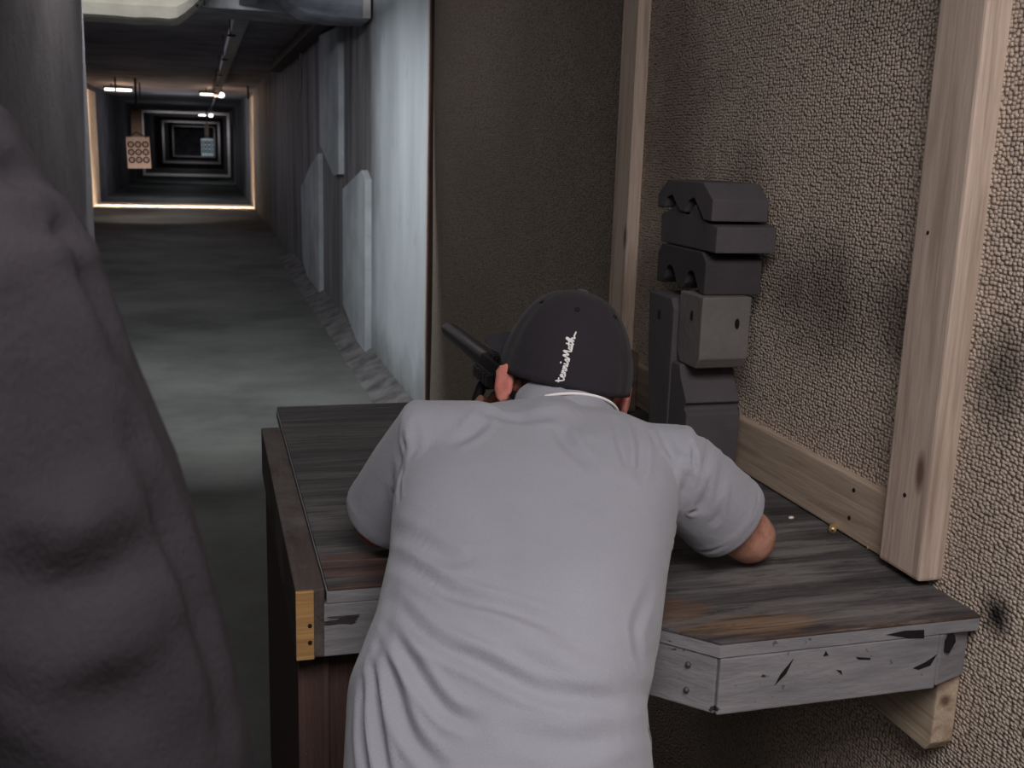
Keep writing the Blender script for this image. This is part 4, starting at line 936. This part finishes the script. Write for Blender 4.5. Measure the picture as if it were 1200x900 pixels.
bm = bmesh.new(); ell(bm, jhead + J(0, -0.014, 0.03), (0.086, 0.103, 0.092), JR, 26); ell(bm, jhead + J(0, -0.045, -0.025), (0.07, 0.065, 0.06), JR, 20)
bmesh.ops.bisect_plane(bm, geom=bm.verts[:] + bm.edges[:] + bm.faces[:], plane_co=jhead + J(0, 0.055, 0.0), plane_no=J(0, 1, -0.8).normalized(), clear_outer=True); obj('hair', bm, M['hair_dk'], jp, True)
bm = bmesh.new()
loft(bm, [(J(-0.30, 0.70, 0.74), J(0.245, 0, 0), J(0, 0.165, 0), 2.5), (J(-0.30, 0.70, 0.90), J(0.235, 0, 0), J(0, 0.155, 0), 2.5), (J(-0.305, 0.69, 1.12), J(0.215, 0, 0), J(0, 0.14, 0), 2.5), (J(-0.31, 0.68, 1.30), J(0.215, 0, 0), J(0, 0.14, 0), 2.5),
          (J(-0.31, 0.68, 1.42), J(0.245, 0, 0), J(0, 0.135, 0), 2.4), (J(-0.31, 0.68, 1.485), J(0.228, 0, 0), J(0, 0.11, 0), 2.3), (J(-0.31, 0.68, 1.535), J(0.205, 0, 0), J(0, 0.09, 0), 2.1), (J(-0.31, 0.68, 1.570), J(0.145, 0, 0), J(0, 0.08, 0), 2), (J(-0.315, 0.68, 1.605), J(0.085, 0, 0), J(0, 0.075, 0), 2)])
for a, b, c, q in ((jRS, jRE, jRW, 1), (jLS, jLE, jLW, -1)):
    tube(bm, [a - J(q * 0.08, 0, -0.01), a, a.lerp(b, 0.4), a.lerp(b, 0.75), b], [0.085, 0.084, 0.088, 0.084, 0.078], 22)
    tube(bm, [b, b.lerp(c, 0.4), b.lerp(c, 0.85)], [0.074, 0.066, 0.056], 20)
me = fuse(bm, 0.007, 8)
def jf(pts, wd, ht): return ([on_surface(me, *p) for p in pts], wd * 1.1, ht * 0.62)
folds(me, [jf([(15, 262), (50, 256), (80, 262), (112, 268)], 0.009, -0.013), jf([(2, 212), (20, 205), (42, 212)], 0.009, -0.010),
           jf([(70, 250), (95, 300), (118, 360), (140, 430)], 0.012, -0.010), jf([(60, 330), (100, 400), (128, 470), (150, 520)], 0.016, 0.007),
           jf([(140, 470), (165, 540), (195, 610), (225, 690), (250, 780), (270, 880)], 0.008, -0.011),
           jf([(10, 420), (60, 470), (80, 540), (60, 600)], 0.022, -0.010), jf([(5, 640), (60, 690), (120, 680), (185, 630)], 0.020, -0.013),
           jf([(5, 590), (80, 620), (150, 580)], 0.016, 0.008), jf([(20, 760), (100, 800), (180, 780), (235, 740)], 0.018, -0.010), jf([(60, 880), (140, 850), (240, 860)], 0.018, -0.010),
           jf([(5, 330), (40, 370), (50, 420)], 0.018, -0.007)])
jk = child_mesh('jacket', me, M['jacket'], jp)
bm = bmesh.new(); tube(bm, catmull([J(-0.26, 0.60, 1.54), J(-0.31, 0.585, 1.55), J(-0.36, 0.60, 1.54), J(-0.40, 0.68, 1.54), J(-0.36, 0.755, 1.52), J(-0.31, 0.77, 1.50), J(-0.26, 0.755, 1.52), J(-0.22, 0.68, 1.54), J(-0.26, 0.60, 1.54)], 6), [(0.012, 0.028)] * 49, 10, up=(0, 0, 1)); obj('collar', bm, M['jacket'], jk, True)
bm = bmesh.new()
for a, b, c in jL: tube(bm, [a, a.lerp(b, 0.5), b], [0.10, 0.088, 0.072], 18); tube(bm, [b, b.lerp(c, 0.4), c], [0.07, 0.068, 0.06], 18)
loft(bm, [(J(-0.31, 0.70, 0.74), J(0.17, 0, 0), J(0, 0.12, 0), 2.4), (J(-0.31, 0.70, 0.98), J(0.165, 0, 0), J(0, 0.11, 0), 2.4)])
child_mesh('trousers', fuse(bm, 0.01, 4), M['jeans'], jp)
shoe(jp, -0.42, 0.71, 0.06); shoe(jp, -0.19, 0.71, -0.06)
